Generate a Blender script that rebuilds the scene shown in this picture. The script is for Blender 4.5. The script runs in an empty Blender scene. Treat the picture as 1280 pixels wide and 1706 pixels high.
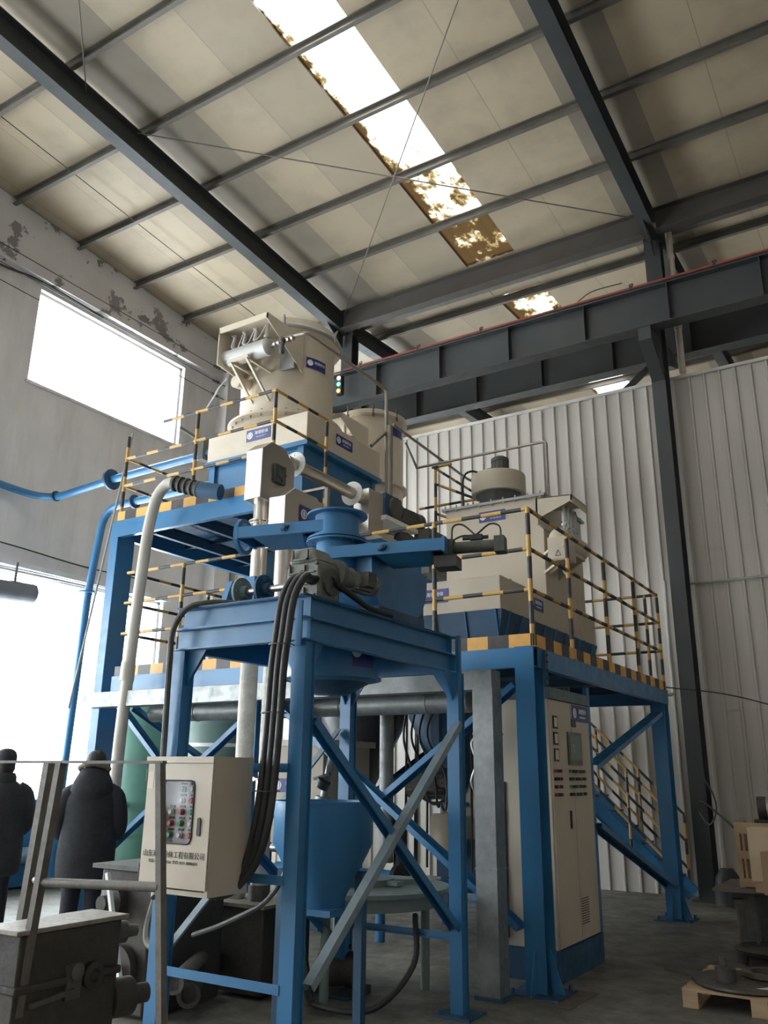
import bpy, bmesh, math, random
from mathutils import Vector, Matrix

# ---------------------------------------------------------------- camera, world, light, exposure
SC = bpy.context.scene
COL = SC.collection
YAW, PITCH, ROLL, FPX = 0.560583377, 0.302574327, 0.0112984814, 1400.4
cam_d = bpy.data.cameras.new('camera'); cam = bpy.data.objects.new('camera', cam_d); COL.objects.link(cam)
fw = Vector((-math.sin(YAW)*math.cos(PITCH), math.cos(YAW)*math.cos(PITCH), math.sin(PITCH)))
rt = Vector((math.cos(YAW), math.sin(YAW), 0)); uv = rt.cross(fw)
r2 = rt*math.cos(ROLL)+uv*math.sin(ROLL); u2 = -rt*math.sin(ROLL)+uv*math.cos(ROLL)
cam.matrix_world = Matrix(((r2.x, u2.x, -fw.x, 0), (r2.y, u2.y, -fw.y, 0), (r2.z, u2.z, -fw.z, 1.6), (0, 0, 0, 1)))
cam_d.sensor_fit = 'VERTICAL'; cam_d.sensor_height = 36.0; cam_d.lens = 36.0*FPX/1706.0
cam_d.clip_start = 0.05; cam_d.clip_end = 200
SC.camera = cam
SC.view_settings.view_transform = 'Standard'; SC.view_settings.look = 'None'
SC.view_settings.gamma = 1.0; SC.view_settings.use_curve_mapping = False
SC.view_settings.exposure = 0.95
world = bpy.data.worlds.new('overcast_sky'); SC.world = world; world.use_nodes = True
bgn = world.node_tree.nodes['Background']
bgn.inputs['Color'].default_value = (0.93, 0.97, 1.0, 1); bgn.inputs['Strength'].default_value = 9.0

def portal(loc, direction, sx, sy):
    d = bpy.data.lights.new('daylight_opening', 'AREA'); d.shape = 'RECTANGLE'; d.size = sx; d.size_y = sy
    d.cycles.is_portal = True
    o = bpy.data.objects.new('daylight_opening', d); COL.objects.link(o); o.location = loc
    o.rotation_euler = Vector(direction).to_track_quat('-Z', 'Z' if abs(direction[2]) < .5 else 'Y').to_euler()
    return o
portal((-12.78, 6.3, 2.85), (1, 0, 0), 10.8, 4.0)
portal((-12.78, -3.3, 2.85), (1, 0, 0), 6.4, 4.0)
portal((-12.78, -3.4, 9.1), (1, 0, 0), 4.2, 1.9)
portal((-12.78, 18.0, 2.85), (1, 0, 0), 6.0, 4.0)
portal((-12.78, 18.0, 9.1), (1, 0, 0), 6.0, 1.9)
portal((-12.78, 9.88, 9.1), (1, 0, 0), 3.7, 1.9)
portal((-12.78, 3.2, 9.1), (1, 0, 0), 3.7, 1.9)
portal((-5.72, 3.4, 11.95), (0, 0.07, -1), 1.1, 20.0)
portal((-5.65, 17.7, 11.65), (0, 0, -1), 1.1, 8.5)


# ---------------------------------------------------------------- materials
def _n(nt, t, **k):
    n = nt.nodes.new(t)
    for a, b in k.items(): setattr(n, a, b)
    return n
def _pr(m): return m.node_tree.nodes['Principled BSDF']
def math_n(nt, op, a, b=None, c=None):
    n = _n(nt, 'ShaderNodeMath', operation=op)
    for i, v in enumerate((a, b, c)):
        if v is None: continue
        if isinstance(v, (int, float)): n.inputs[i].default_value = v
        else: nt.links.new(v, n.inputs[i])
    return n.outputs[0]
def mixc(nt, fac, a, b):
    n = _n(nt, 'ShaderNodeMix', data_type='RGBA')
    if isinstance(fac, (int, float)): n.inputs[0].default_value = fac
    else: nt.links.new(fac, n.inputs[0])
    for i, v in ((6, a), (7, b)):
        if isinstance(v, tuple): n.inputs[i].default_value = (*v[:3], 1)
        else: nt.links.new(v, n.inputs[i])
    return n.outputs[2]
def noise(nt, vec, scale, detail=4, rough=.55):
    n = _n(nt, 'ShaderNodeTexNoise'); n.inputs['Scale'].default_value = scale
    n.inputs['Detail'].default_value = detail; n.inputs['Roughness'].default_value = rough
    nt.links.new(vec, n.inputs['Vector']); return n.outputs[0]
def ramp(nt, v, lo, hi, a=0.0, b=1.0):
    n = _n(nt, 'ShaderNodeMapRange'); nt.links.new(v, n.inputs[0])
    for i, x in zip((1, 2, 3, 4), (lo, hi, a, b)): n.inputs[i].default_value = x
    return n.outputs[0]
def scl(nt, vec, s):
    n = _n(nt, 'ShaderNodeMapping'); nt.links.new(vec, n.inputs[0]); n.inputs['Scale'].default_value = s
    return n.outputs[0]
MATS = {}
def mat(name, col, rough=.5, metal=0.0, dirt=None, amt=.35, scale=3.0, bump=0.0, stretch=(1, 1, 1), spec=None, bscale=40):
    if name in MATS: return MATS[name]
    m = bpy.data.materials.new(name); m.use_nodes = True; nt = m.node_tree; p = _pr(m)
    p.inputs['Roughness'].default_value = rough; p.inputs['Metallic'].default_value = metal
    if spec is not None: p.inputs['Specular IOR Level'].default_value = spec
    tc = _n(nt, 'ShaderNodeTexCoord').outputs['Object']
    v = scl(nt, tc, stretch)
    f = noise(nt, v, scale, 6, .62)
    f = ramp(nt, f, .38, .72, 0, amt)
    if dirt is None: dirt = tuple(c*.45 for c in col)
    nt.links.new(mixc(nt, f, col, dirt), p.inputs['Base Color'])
    nt.links.new(ramp(nt, noise(nt, v, scale*4, 3), .3, .7, max(rough-.08, .05), min(rough+.1, 1)), p.inputs['Roughness'])
    if bump:
        b = _n(nt, 'ShaderNodeBump'); b.inputs['Strength'].default_value = bump; b.inputs['Distance'].default_value = .01
        nt.links.new(noise(nt, tc, bscale, 3), b.inputs['Height']); nt.links.new(b.outputs[0], p.inputs['Normal'])
    MATS[name] = m; return m
BLUE = mat('blue_paint', (.032, .168, .345), .36, 0, (.03, .10, .19), .5, 2.2)
BLUE2 = mat('dark_blue_plate', (.02, .075, .15), .5, 0, (.015, .04, .07), .6, 2.0)
STEEL = mat('dark_grey_steel', (.036, .041, .043), .55, 0, (.07, .065, .058), .5, 1.6)
PURL = mat('dusty_purlin_steel', (.14, .122, .10), .6, 0, (.07, .06, .05), .7, 1.2)
CREAM = mat('cream_paint', (.64, .555, .43), .42, 0, (.42, .36, .28), .45, 1.5)
CREAM2 = mat('cream_panel', (.50, .43, .33), .45, 0, (.36, .31, .24), .4, 1.2)
GALV = mat('galvanised_sheet', (.25, .26, .255), .45, .5, (.12, .125, .12), .8, 5.0, bump=.08)
SS = bpy.data.materials.new('brushed_stainless'); SS.use_nodes = True
_pr(SS).inputs['Base Color'].default_value = (.52, .475, .42, 1); _pr(SS).inputs['Metallic'].default_value = .92; _pr(SS).inputs['Roughness'].default_value = .33
WPIPE = mat('wrapped_white_pipe', (.60, .57, .50), .7, 0, (.36, .33, .28), .8, 9, bump=.5)
PLASTIC = mat('beige_plastic_pipe', (.52, .49, .43), .5, 0, (.36, .33, .27), .5, 3)
BLACK = mat('black_rubber', (.018, .018, .018), .5, 0, (.05, .05, .048), .5, 6)
CHAR = mat('grey_cast_iron', (.085, .085, .075), .6, 0, (.04, .04, .036), .6, 12, bump=.3)
BROWN = mat('grimy_brown_casting', (.045, .038, .031), .65, 0, (.03, .026, .022), .7, 7, bump=.3)
LIDM = mat('worn_steel_lid', (.30, .27, .22), .55, .2, (.14, .12, .10), .6, 18, bump=.3)
RAILG = mat('grimy_rail_paint', (.14, .125, .105), .6, 0, (.07, .06, .05), .7, 14)
WOOD = mat('pale_pallet_wood', (.50, .36, .22), .75, 0, (.30, .20, .11), .6, 3, stretch=(1, 6, 6), bump=.2)
WOOD2 = mat('plywood', (.60, .47, .32), .7, 0, (.46, .34, .21), .5, 3, stretch=(1, 5, 1))
CARD = mat('brown_cardboard', (.40, .27, .16), .8, 0, (.30, .2, .12), .5, 4)
GREEN = mat('dark_green_tank_paint', (.10, .23, .18), .45, 0, (.06, .14, .11), .5, 1.5)
GREYG = mat('grey_green_paint', (.17, .22, .20), .5, 0, (.10, .12, .11), .5, 3)
CORD = mat('concrete_wall', (.52, .50, .50), .9)
RED = mat('red_insulator', (.42, .05, .03), .5, 0, (.2, .03, .02), .5, 4)
PVC = mat('cream_pvc', (.60, .52, .42), .5, 0, (.4, .33, .25), .4, 2)
NAVY = mat('navy_nameplate', (.035, .045, .20), .35, 0, (.03, .035, .14), .3, 3)
WHITE = mat('white_print', (.8, .8, .82), .5, 0, (.7, .7, .7), .2, 4)
PRINT = mat('dark_print', (.07, .06, .05), .6, 0, (.05, .05, .04), .2, 4)
COAT = mat('black_coat_cloth', (.016, .017, .021), .85, 0, (.03, .03, .034), .6, 8, bump=.5, bscale=14)
COAT2 = mat('charcoal_coat_cloth', (.022, .023, .027), .85, 0, (.035, .035, .038), .6, 8, bump=.5, bscale=12)
TROUS = mat('dark_trouser_cloth', (.012, .013, .02), .85, 0, (.02, .02, .03), .5, 9)
SKIN = mat('skin', (.45, .26, .18), .55, 0, (.38, .2, .14), .3, 8)
HAIR = mat('black_hair', (.012, .01, .009), .6, 0, (.03, .025, .02), .4, 30, bump=.6)
FUR = mat('grey_hood_fur', (.20, .17, .14), .9, 0, (.08, .07, .06), .8, 40, bump=1)
SHOE = mat('black_leather', (.012, .012, .012), .4)
GLASSG = mat('grey_display_screen', (.19, .24, .21), .2, 0, (.15, .19, .17), .4, 3)
YEL = (.54, .33, .09); BLK = (.035, .030, .028)

def stripe_mat(name, axis, ph=0.0, half=.2, yel=YEL):
    m = bpy.data.materials.new(name); m.use_nodes = True; nt = m.node_tree; p = _pr(m)
    tc = _n(nt, 'ShaderNodeTexCoord').outputs['Object']
    s = _n(nt, 'ShaderNodeSeparateXYZ'); nt.links.new(tc, s.inputs[0])
    a = math_n(nt, 'ADD', s.outputs[axis], 100.0+ph)
    f = math_n(nt, 'LESS_THAN', math_n(nt, 'MODULO', a, 2*half), half)
    w = ramp(nt, noise(nt, tc, 9, 5), .45, .8, 0, .55)
    y = mixc(nt, w, yel, (.40, .26, .10)); b = mixc(nt, w, BLK, (.10, .085, .07))
    nt.links.new(mixc(nt, f, b, y), p.inputs['Base Color']); p.inputs['Roughness'].default_value = .5
    return m
STR = [stripe_mat('hazard_stripes_'+a, i) for i, a in enumerate(('width', 'depth', 'height'))]
TOE = [stripe_mat('toe_board_stripes_'+a, i, 0.05, .2, (.70, .36, .075)) for i, a in enumerate(('width', 'depth'))]

# ---------------------------------------------------------------- mesh builder
class MB:
    def __init__(s): s.v = []; s.f = []; s.sm = []
    def add(s, vs, fs, smooth=False):
        o = len(s.v); s.v += [Vector(v) for v in vs]
        s.f += [tuple(i+o for i in f) for f in fs]; s.sm += [smooth]*len(fs) if isinstance(smooth, bool) else smooth
        return s
    def box(s, x0, x1, y0, y1, z0, z1):
        if x0 > x1: x0, x1 = x1, x0
        if y0 > y1: y0, y1 = y1, y0
        if z0 > z1: z0, z1 = z1, z0
        return s.add([(x0, y0, z0), (x1, y0, z0), (x1, y1, z0), (x0, y1, z0), (x0, y0, z1), (x1, y0, z1), (x1, y1, z1), (x0, y1, z1)],
              [(0, 3, 2, 1), (4, 5, 6, 7), (0, 1, 5, 4), (1, 2, 6, 5), (2, 3, 7, 6), (3, 0, 4, 7)])
    def ext(s, prof, p0, p1, up=(0, 0, 1), smooth=False):
        p0 = Vector(p0); p1 = Vector(p1); d = (p1-p0).normalized(); up = Vector(up)
        if abs(d.dot(up.normalized())) > .99: up = Vector((0, 1, 0))
        side = d.cross(up).normalized(); u = side.cross(d).normalized()
        n = len(prof); vs = [p0+side*a+u*b for a, b in prof]+[p1+side*a+u*b for a, b in prof]
        fs = [(i, (i+1) % n, n+(i+1) % n, n+i) for i in range(n)]
        sm = [smooth]*n+[False, False]
        return s.add(vs, fs+[tuple(range(n-1, -1, -1)), tuple(range(n, 2*n))], sm)
    def bar(s, p0, p1, w, h=None, up=(0, 0, 1)):
        h = h or w; a = w/2; b = h/2
        return s.ext([(-a, -b), (a, -b), (a, b), (-a, b)], p0, p1, up)
    def hbeam(s, p0, p1, w, h, tf=.012, tw=.008, up=(0, 0, 1)):
        a = w/2; b = h/2; t = tw/2
        return s.ext([(-a, -b), (a, -b), (a, -b+tf), (t, -b+tf), (t, b-tf), (a, b-tf), (a, b), (-a, b), (-a, b-tf), (-t, b-tf), (-t, -b+tf), (-a, -b+tf)], p0, p1, up)
    def chan(s, p0, p1, w, h, t=.01, up=(0, 0, 1), flip=1):
        a = w/2; b = h/2; P = [(-a, -b), (a, -b), (a, -b+t), (-a+t, -b+t), (-a+t, b-t), (a, b-t), (a, b), (-a, b)]
        if flip < 0: P = [(-x, y) for x, y in reversed(P)]
        return s.ext(P, p0, p1, up)
    def ang(s, p0, p1, w, t=.008, up=(0, 0, 1), flip=1):
        a = w/2; P = [(-a, -a), (a, -a), (a, -a+t), (-a+t, -a+t), (-a+t, a), (-a, a)]
        if flip < 0: P = [(-x, y) for x, y in reversed(P)]
        return s.ext(P, p0, p1, up)
    def cyl(s, p0, p1, r, n=20, r1=None):
        p0 = Vector(p0); p1 = Vector(p1); r1 = r if r1 is None else r1
        d = (p1-p0).normalized(); up = Vector((0, 0, 1)) if abs(d.z) < .95 else Vector((0, 1, 0))
        a = d.cross(up).normalized(); b = a.cross(d)
        c = [(math.cos(2*math.pi*i/n), math.sin(2*math.pi*i/n)) for i in range(n)]
        vs = [p0+(a*x+b*y)*r for x, y in c]+[p1+(a*x+b*y)*r1 for x, y in c]
        fs = [(i, n+i, n+(i+1) % n, (i+1) % n) for i in range(n)]
        return s.add(vs, fs+[tuple(range(n)), tuple(range(2*n-1, n-1, -1))], [True]*n+[False]*2)
    def lathe(s, c, prof, n=32, axis=(0, 0, 1), caps=True):
        c = Vector(c); d = Vector(axis).normalized(); up = Vector((0, 0, 1)) if abs(d.z) < .95 else Vector((0, 1, 0))
        a = d.cross(up).normalized(); b = a.cross(d); m = len(prof); vs = []
        for r, h in prof:
            for i in range(n):
                t = 2*math.pi*i/n; vs.append(c+d*h+(a*math.cos(t)+b*math.sin(t))*r)
        fs = []; sm = []
        for j in range(m-1):
            for i in range(n):
                k = (i+1) % n; fs.append((j*n+i, (j+1)*n+i, (j+1)*n+k, j*n+k)); sm.append(True)
        if caps:
            fs += [tuple(range(n)), tuple(range(m*n-1, (m-1)*n-1, -1))]; sm += [False, False]
        return s.add(vs, fs, sm)
    def ring(s, c, ro, ri, h, n=32, axis=(0, 0, 1)):
        return s.lathe(c, [(ri, 0), (ro, 0), (ro, h), (ri, h), (ri, 0)], n, axis, caps=False)
    def tube(s, pts, r, n=10, sub=6, radii=None):
        P = [Vector(p) for p in pts]
        if sub > 1 and len(P) > 2:
            Q = []; E = [P[0]*2-P[1]]+P+[P[-1]*2-P[-2]]; RR = []
            for i in range(1, len(E)-2):
                for k in range(sub):
                    t = k/sub; a, b, c, d = E[i-1], E[i], E[i+1], E[i+2]
                    Q.append(.5*((2*b)+(-a+c)*t+(2*a-5*b+4*c-d)*t*t+(-a+3*b-3*c+d)*t**3))
                    if radii: RR.append(radii[i-1]*(1-t)+radii[i]*t)
            Q.append(P[-1]); P = Q
            if radii: radii = RR+[radii[-1]]
        m = len(P); nrm = None; vs = []
        for i in range(m):
            d = (P[min(i+1, m-1)]-P[max(i-1, 0)]).normalized()
            if nrm is None:
                up = Vector((0, 0, 1)) if abs(d.z) < .9 else Vector((1, 0, 0)); nrm = d.cross(up).normalized()
            else:
                nrm = (nrm-d*nrm.dot(d)).normalized()
            b = d.cross(nrm); rr = radii[i] if radii else r
            for k in range(n):
                t = 2*math.pi*k/n; vs.append(P[i]+(nrm*math.cos(t)+b*math.sin(t))*rr)
        fs = [(i*n+k, i*n+(k+1) % n, (i+1)*n+(k+1) % n, (i+1)*n+k) for i in range(m-1) for k in range(n)]
        return s.add(vs, fs+[tuple(range(n-1, -1, -1)), tuple(range((m-1)*n, m*n))], [True]*((m-1)*n)+[False]*2)
    def pipe(s, pts, r, n=16, br=None):
        """straight runs joined by short rounded elbows"""
        br = br or r*2.2; P = [Vector(p) for p in pts]; Q = [P[0]]
        for i in range(1, len(P)-1):
            a = (P[i-1]-P[i]); b = (P[i+1]-P[i]); la = min(br, a.length*.45); lb = min(br, b.length*.45)
            A = P[i]+a.normalized()*la; B = P[i]+b.normalized()*lb
            for k in range(7):
                t = k/6; Q.append(A*(1-t)**2+P[i]*2*t*(1-t)+B*t*t)
        Q.append(P[-1]); return s.tube(Q, r, n, 1)
    def loft(s, secs, n=24):
        """secs: (centre, rx, ry[, yaw]) elliptical sections, horizontal"""
        vs = []
        for q in secs:
            c = Vector(q[0]); yaw = q[3] if len(q) > 3 else 0
            for k in range(n):
                t = 2*math.pi*k/n; x = q[1]*math.cos(t); y = q[2]*math.sin(t)
                vs.append(c+Vector((x*math.cos(yaw)-y*math.sin(yaw), x*math.sin(yaw)+y*math.cos(yaw), 0)))
        m = len(secs); fs = [(i*n+k, i*n+(k+1) % n, (i+1)*n+(k+1) % n, (i+1)*n+k) for i in range(m-1) for k in range(n)]
        return s.add(vs, fs+[tuple(range(n-1, -1, -1)), tuple(range((m-1)*n, m*n))], [True]*((m-1)*n)+[False]*2)
    def poly(s, pts, t):
        """flat polygon thickened by vector t"""
        t = Vector(t); n = len(pts); vs = [Vector(p) for p in pts]; vs += [v+t for v in vs]
        return s.add(vs, [tuple(range(n-1, -1, -1)), tuple(range(n, 2*n))]+[(i, (i+1) % n, n+(i+1) % n, n+i) for i in range(n)])
    def xf(s, M):
        s.v = [M @ v for v in s.v]; return s
    def build(s, name, material, parent=None, bevel=0, fix=True):
        off = Vector((0, 0, 0))
        if parent is not None:
            q = parent
            while q is not None: off += q.location; q = q.parent
        else:
            lo = [min(v[i] for v in s.v) for i in range(3)]; hi = [max(v[i] for v in s.v) for i in range(3)]
            off = Vector(((lo[0]+hi[0])/2, (lo[1]+hi[1])/2, lo[2]))
        me = bpy.data.meshes.new(name); me.from_pydata([tuple(v-off) for v in s.v], [], s.f)
        if fix:
            bm = bmesh.new(); bm.from_mesh(me); bmesh.ops.recalc_face_normals(bm, faces=bm.faces); bm.to_mesh(me); bm.free()
        for i, p in enumerate(me.polygons): p.use_smooth = s.sm[i]
        me.set_sharp_from_angle(angle=math.radians(38))
        me.materials.append(material); me.update()
        o = bpy.data.objects.new(name, me); COL.objects.link(o)
        if parent is not None: o.parent = parent
        else: o.location = off
        if bevel:
            b = o.modifiers.new('soft_edge', 'BEVEL'); b.width = bevel; b.segments = 2; b.limit_method = 'ANGLE'
        return o
def thing(name, label, cat, loc=(0, 0, 0), group=None):
    o = bpy.data.objects.new(name, None); COL.objects.link(o); o.location = loc; o.empty_display_size = .1
    o['label'] = label; o['category'] = cat
    if group: o['group'] = group
    return o
def tag(o, label, cat, group=None, kind=None):
    o['label'] = label; o['category'] = cat
    if group: o['group'] = group
    if kind: o['kind'] = kind
    return o
def struct(o, label=None):
    o['kind'] = 'structure'
    if label: o['label'] = label
    return o
def lab(o, s): o['label'] = s; return o
def copy_tree(o, parent=None, delta=(0, 0, 0)):
    c = o.copy(); COL.objects.link(c); c.parent = parent
    if parent is None: c.location = o.location+Vector(delta)
    for ch in list(o.children): copy_tree(ch, c)
    return c
def text_mesh(name, body, origin, right, up, size, material, parent, depth=.0015):
    cu = bpy.data.curves.new('t', 'FONT'); cu.body = body; cu.size = size; cu.extrude = depth
    cu.align_x = 'CENTER'; cu.align_y = 'CENTER'
    t = bpy.data.objects.new('t', cu); COL.objects.link(t)
    dg = bpy.context.evaluated_depsgraph_get(); dg.update()
    me = bpy.data.meshes.new_from_object(t.evaluated_get(dg)); bpy.data.objects.remove(t); bpy.data.curves.remove(cu)
    R = Vector(right).normalized(); U = Vector(up).normalized(); N = R.cross(U)
    off = Vector((0, 0, 0)); q = parent
    while q is not None: off += q.location; q = q.parent
    o0 = Vector(origin)-off
    for v in me.vertices: v.co = o0+R*v.co.x+U*v.co.y+N*v.co.z
    me.materials.clear(); me.materials.append(material); me.name = name
    o = bpy.data.objects.new(name, me); COL.objects.link(o); o.parent = parent; return o
def nameplate(parent, c, right, w, h, up=(0, 0, 1)):
    """blue maker's plate: white round emblem, four characters, a small line below"""
    c = Vector(c); R = Vector(right).normalized(); U = Vector(up).normalized(); N = R.cross(U); b = MB()
    P = [c-R*w/2-U*h/2, c+R*w/2-U*h/2, c+R*w/2+U*h/2, c-R*w/2+U*h/2]
    pl = b.poly(P, N*.004).build('nameplate', NAVY, parent)
    e = MB(); k = c-R*(w*.35)+U*0; e.cyl(k+N*.003, k+N*.006, h*.3, 24); em = e.build('emblem', WHITE, pl)
    g = MB()
    for a in (-.32, .32):
        g.ext([(-.012*h, -.2*h), (.012*h, -.2*h), (.012*h, .2*h), (-.012*h, .2*h)], k+R*(a*h*.35)+N*.005, k+R*(a*h*.35)+N*.0068, U)
    g.ring(k+N*.005, h*.2, h*.17, .0018, 20, N); g.build('emblem_lines', NAVY, pl)
    text_mesh('lettering', '海德粉体', c+R*(w*.13)+U*(h*.12)+N*.005, R, U, h*.36, WHITE, pl)
    text_mesh('small_lettering', 'HAI DE FEN TI', c+R*(w*.13)-U*(h*.22)+N*.005, R, U, h*.17, WHITE, pl)
    return pl
def flange(b, c, axis, ro, ri, t=.015, bolts=8):
    b.ring(Vector(c), ro, ri, t, 28, axis)
    d = Vector(axis).normalized(); up = Vector((0, 0, 1)) if abs(d.z) < .95 else Vector((0, 1, 0))
    a = d.cross(up).normalized(); e = a.cross(d); rb = (ro+ri)/2
    for i in range(bolts):
        t2 = 2*math.pi*(i+.5)/bolts; q = Vector(c)+(a*math.cos(t2)+e*math.sin(t2))*rb
        b.cyl(q-d*.008, q+d*(t+.008), .008, 6)
def ground(p, rad=0): return (p[0], p[1], 0)

# ================================================================ THE BUILDING
def zroof(y): return 11.0+.07*(13.3-y) if y < 13.3 else 11.0+.07*(y-13.3)
# floor
m = bpy.data.materials.new('worn_concrete_floor'); m.use_nodes = True; nt = m.node_tree; p = _pr(m)
tc = _n(nt, 'ShaderNodeTexCoord').outputs['Object']
a = ramp(nt, noise(nt, tc, .55, 7, .65), .35, .7); b = ramp(nt, noise(nt, tc, 4, 6, .7), .35, .7)
c1 = mixc(nt, a, (.20, .19, .155), (.105, .10, .085)); c2 = mixc(nt, math_n(nt, 'MULTIPLY', b, .6), c1, (.07, .065, .055))
nt.links.new(c2, p.inputs['Base Color']); nt.links.new(ramp(nt, b, 0, 1, .38, .7), p.inputs['Roughness'])
bp = _n(nt, 'ShaderNodeBump'); bp.inputs['Strength'].default_value = .15; nt.links.new(noise(nt, tc, 20, 4), bp.inputs['Height']); nt.links.new(bp.outputs[0], p.inputs['Normal'])
FLOOR = m
struct(MB().box(-12.8, 9.3, -7.4, 23, -.2, 0).build('floor', FLOOR))
# left masonry wall, two storeys of windows, ring beam with peeling plaster
m = bpy.data.materials.new('stained_plaster'); m.use_nodes = True; nt = m.node_tree; p = _pr(m)
tc = _n(nt, 'ShaderNodeTexCoord').outputs['Object']
st = scl(nt, tc, (1, 1, .22))
a = ramp(nt, noise(nt, st, 1.6, 7, .65), .42, .75, 0, .8); b = ramp(nt, noise(nt, tc, 1.1, 5, .6), .4, .7, 0, .6)
c1 = mixc(nt, a, (.70, .67, .655), (.46, .43, .41)); c2 = mixc(nt, b, c1, (.60, .57, .555))
nt.links.new(c2, p.inputs['Base Color']); p.inputs['Roughness'].default_value = .9
PLAS = m
m = bpy.data.materials.new('peeling_plaster'); m.use_nodes = True; nt = m.node_tree; p = _pr(m)
tc = _n(nt, 'ShaderNodeTexCoord').outputs['Object']
a = ramp(nt, noise(nt, tc, 1.5, 8, .6), .58, .60, 0, 1); b = ramp(nt, noise(nt, tc, .8, 5, .6), .4, .7, 0, .6)
c1 = mixc(nt, b, (.68, .65, .64), (.52, .49, .475)); nt.links.new(mixc(nt, a, c1, (.27, .25, .24)), p.inputs['Base Color']); p.inputs['Roughness'].default_value = .95
bp = _n(nt, 'ShaderNodeBump'); bp.inputs['Strength'].default_value = .8; bp.inputs['Distance'].default_value = .02
nt.links.new(a, bp.inputs['Height']); bp.invert = True; nt.links.new(bp.outputs[0], p.inputs['Normal'])
PEEL = m
w = MB(); X0, X1 = -12.75, -12.5
w.box(X0, X1, -7.3, 23, 0, .9); w.box(X0, X1, -7.3, 23, 4.83, 8.17)
w.box(X0, X1, -7.3, -6.5, .9, 4.83); w.box(X0, X1, -.1, .9, .9, 4.83); w.box(X0, X1, 11.68, 15.0, .9, 4.83); w.box(X0, X1, 21.0, 23, .9, 4.83)
w.box(X0, X1, -7.3, -5.5, 8.17, 10.0); w.box(X0, X1, -1.3, 1.4, 8.17, 10.0); w.box(X0, X1, 5.0, 8.05, 8.17, 10.0); w.box(X0, X1, 11.7, 15.0, 8.17, 10.0); w.box(X0, X1, 21.0, 23, 8.17, 10.0)
w.box(X0, X1, -7.3, 23, 10.0, 11.0)
w.add([(x, y, z) for x in (X0, X1) for y, z in ((-7.3, 11.0), (13.3, 11.0), (23, 11.0), (23, 11.9), (13.3, 11.2), (-7.3, 12.6))],
      [(0, 1, 2, 3, 4, 5), (11, 10, 9, 8, 7, 6), (0, 6, 7, 1), (1, 7, 8, 2), (2, 8, 9, 3), (3, 9, 10, 4), (4, 10, 11, 5), (5, 11, 6, 0)])
WL = w.build('wall_left', PLAS); struct(WL)
rb = MB(); rb.box(-12.5, -12.38, -7, 13.2, 10.14, 10.42)
rb.add([(x, y, z) for x in (-12.5, -12.44) for y, z in ((-7, 10.42), (13.2, 10.42), (13.2, 11.0), (-7, 12.35))], [(0, 1, 2, 3), (7, 6, 5, 4), (0, 4, 5, 1), (1, 5, 6, 2), (2, 6, 7, 3), (3, 7, 4, 0)])
struct(rb.build('trim_1', PEEL))
struct(MB().box(-12.5, -12.2, 12.75, 13.2, 0, 10.95).build('trim_2', PLAS))
for k, yy in enumerate((-1.0, 5.6)):
    struct(MB().box(-12.5, -12.44, yy, yy+.3, 4.9, 10.1).build('trim_%d' % (k+3), PLAS))
# windows: frame bars with clear panes
gl = bpy.data.materials.new('window_glass'); gl.use_nodes = True; nt = gl.node_tree
nt.nodes.remove(_pr(gl)); out = nt.nodes['Material Output']
tr = _n(nt, 'ShaderNodeBsdfTransparent'); tr.inputs[0].default_value = (.93, .95, .96, 1); gs = _n(nt, 'ShaderNodeBsdfGlossy'); gs.inputs['Roughness'].default_value = .05
mx = _n(nt, 'ShaderNodeMixShader'); mx.inputs[0].default_value = .06
nt.links.new(tr.outputs[0], mx.inputs[1]); nt.links.new(gs.outputs[0], mx.inputs[2]); nt.links.new(mx.outputs[0], out.inputs[0])
WF = mat('white_window_frame', (.7, .7, .7), .5)
def window(n, y0, y1, z0, z1, ny, nz):
    r = bpy.data.objects.new('window_%d' % n, None); COL.objects.link(r); r.location = (-12.62, y0, z0); r['kind'] = 'structure'
    f = MB(); X = (-12.66, -12.60)
    for i in range(ny+1):
        y = y0+.03+(y1-y0-.06)*i/ny; f.box(*X, y-.022, y+.022, z0, z1)
    for i in range(nz+1):
        z = z0+.03+(z1-z0-.06)*i/nz; f.box(*X, y0, y1, z-.022, z+.022)
    f.build('window_frame', WF, r)
    MB().box(-12.634, -12.628, y0+.01, y1-.01, z0+.01, z1-.01).build('pane', gl, r)
    MB().box(-12.75, -12.46, y0-.05, y1+.05, z0-.05, z0).build('window_sill', PLAS, r)
window(1, 8.05, 11.7, 8.17, 10.0, 1, 1)
window(2, .9, 11.68, .9, 4.83, 3, 1)
window(3, 1.4, 5.0, 8.17, 10.0, 1, 1)
window(9, -6.5, -.1, .9, 4.83, 2, 1)  # unseen window, added for more light on the machines from the left front
window(10, -5.5, -1.3, 8.17, 10.0, 1, 1)  # unseen upper window, added to strengthen that same side light
window(11, 15.0, 21.0, .9, 4.83, 3, 1)  # unseen window behind the partition, added to bring daylight into the rear bay
window(12, 15.0, 21.0, 8.17, 10.0, 2, 1)  # unseen too, added to brighten the roof beyond the valley
struct(MB().box(-12.5, -12.43, .8, 11.8, 4.84, 4.93).build('trim_5', WF))
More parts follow.
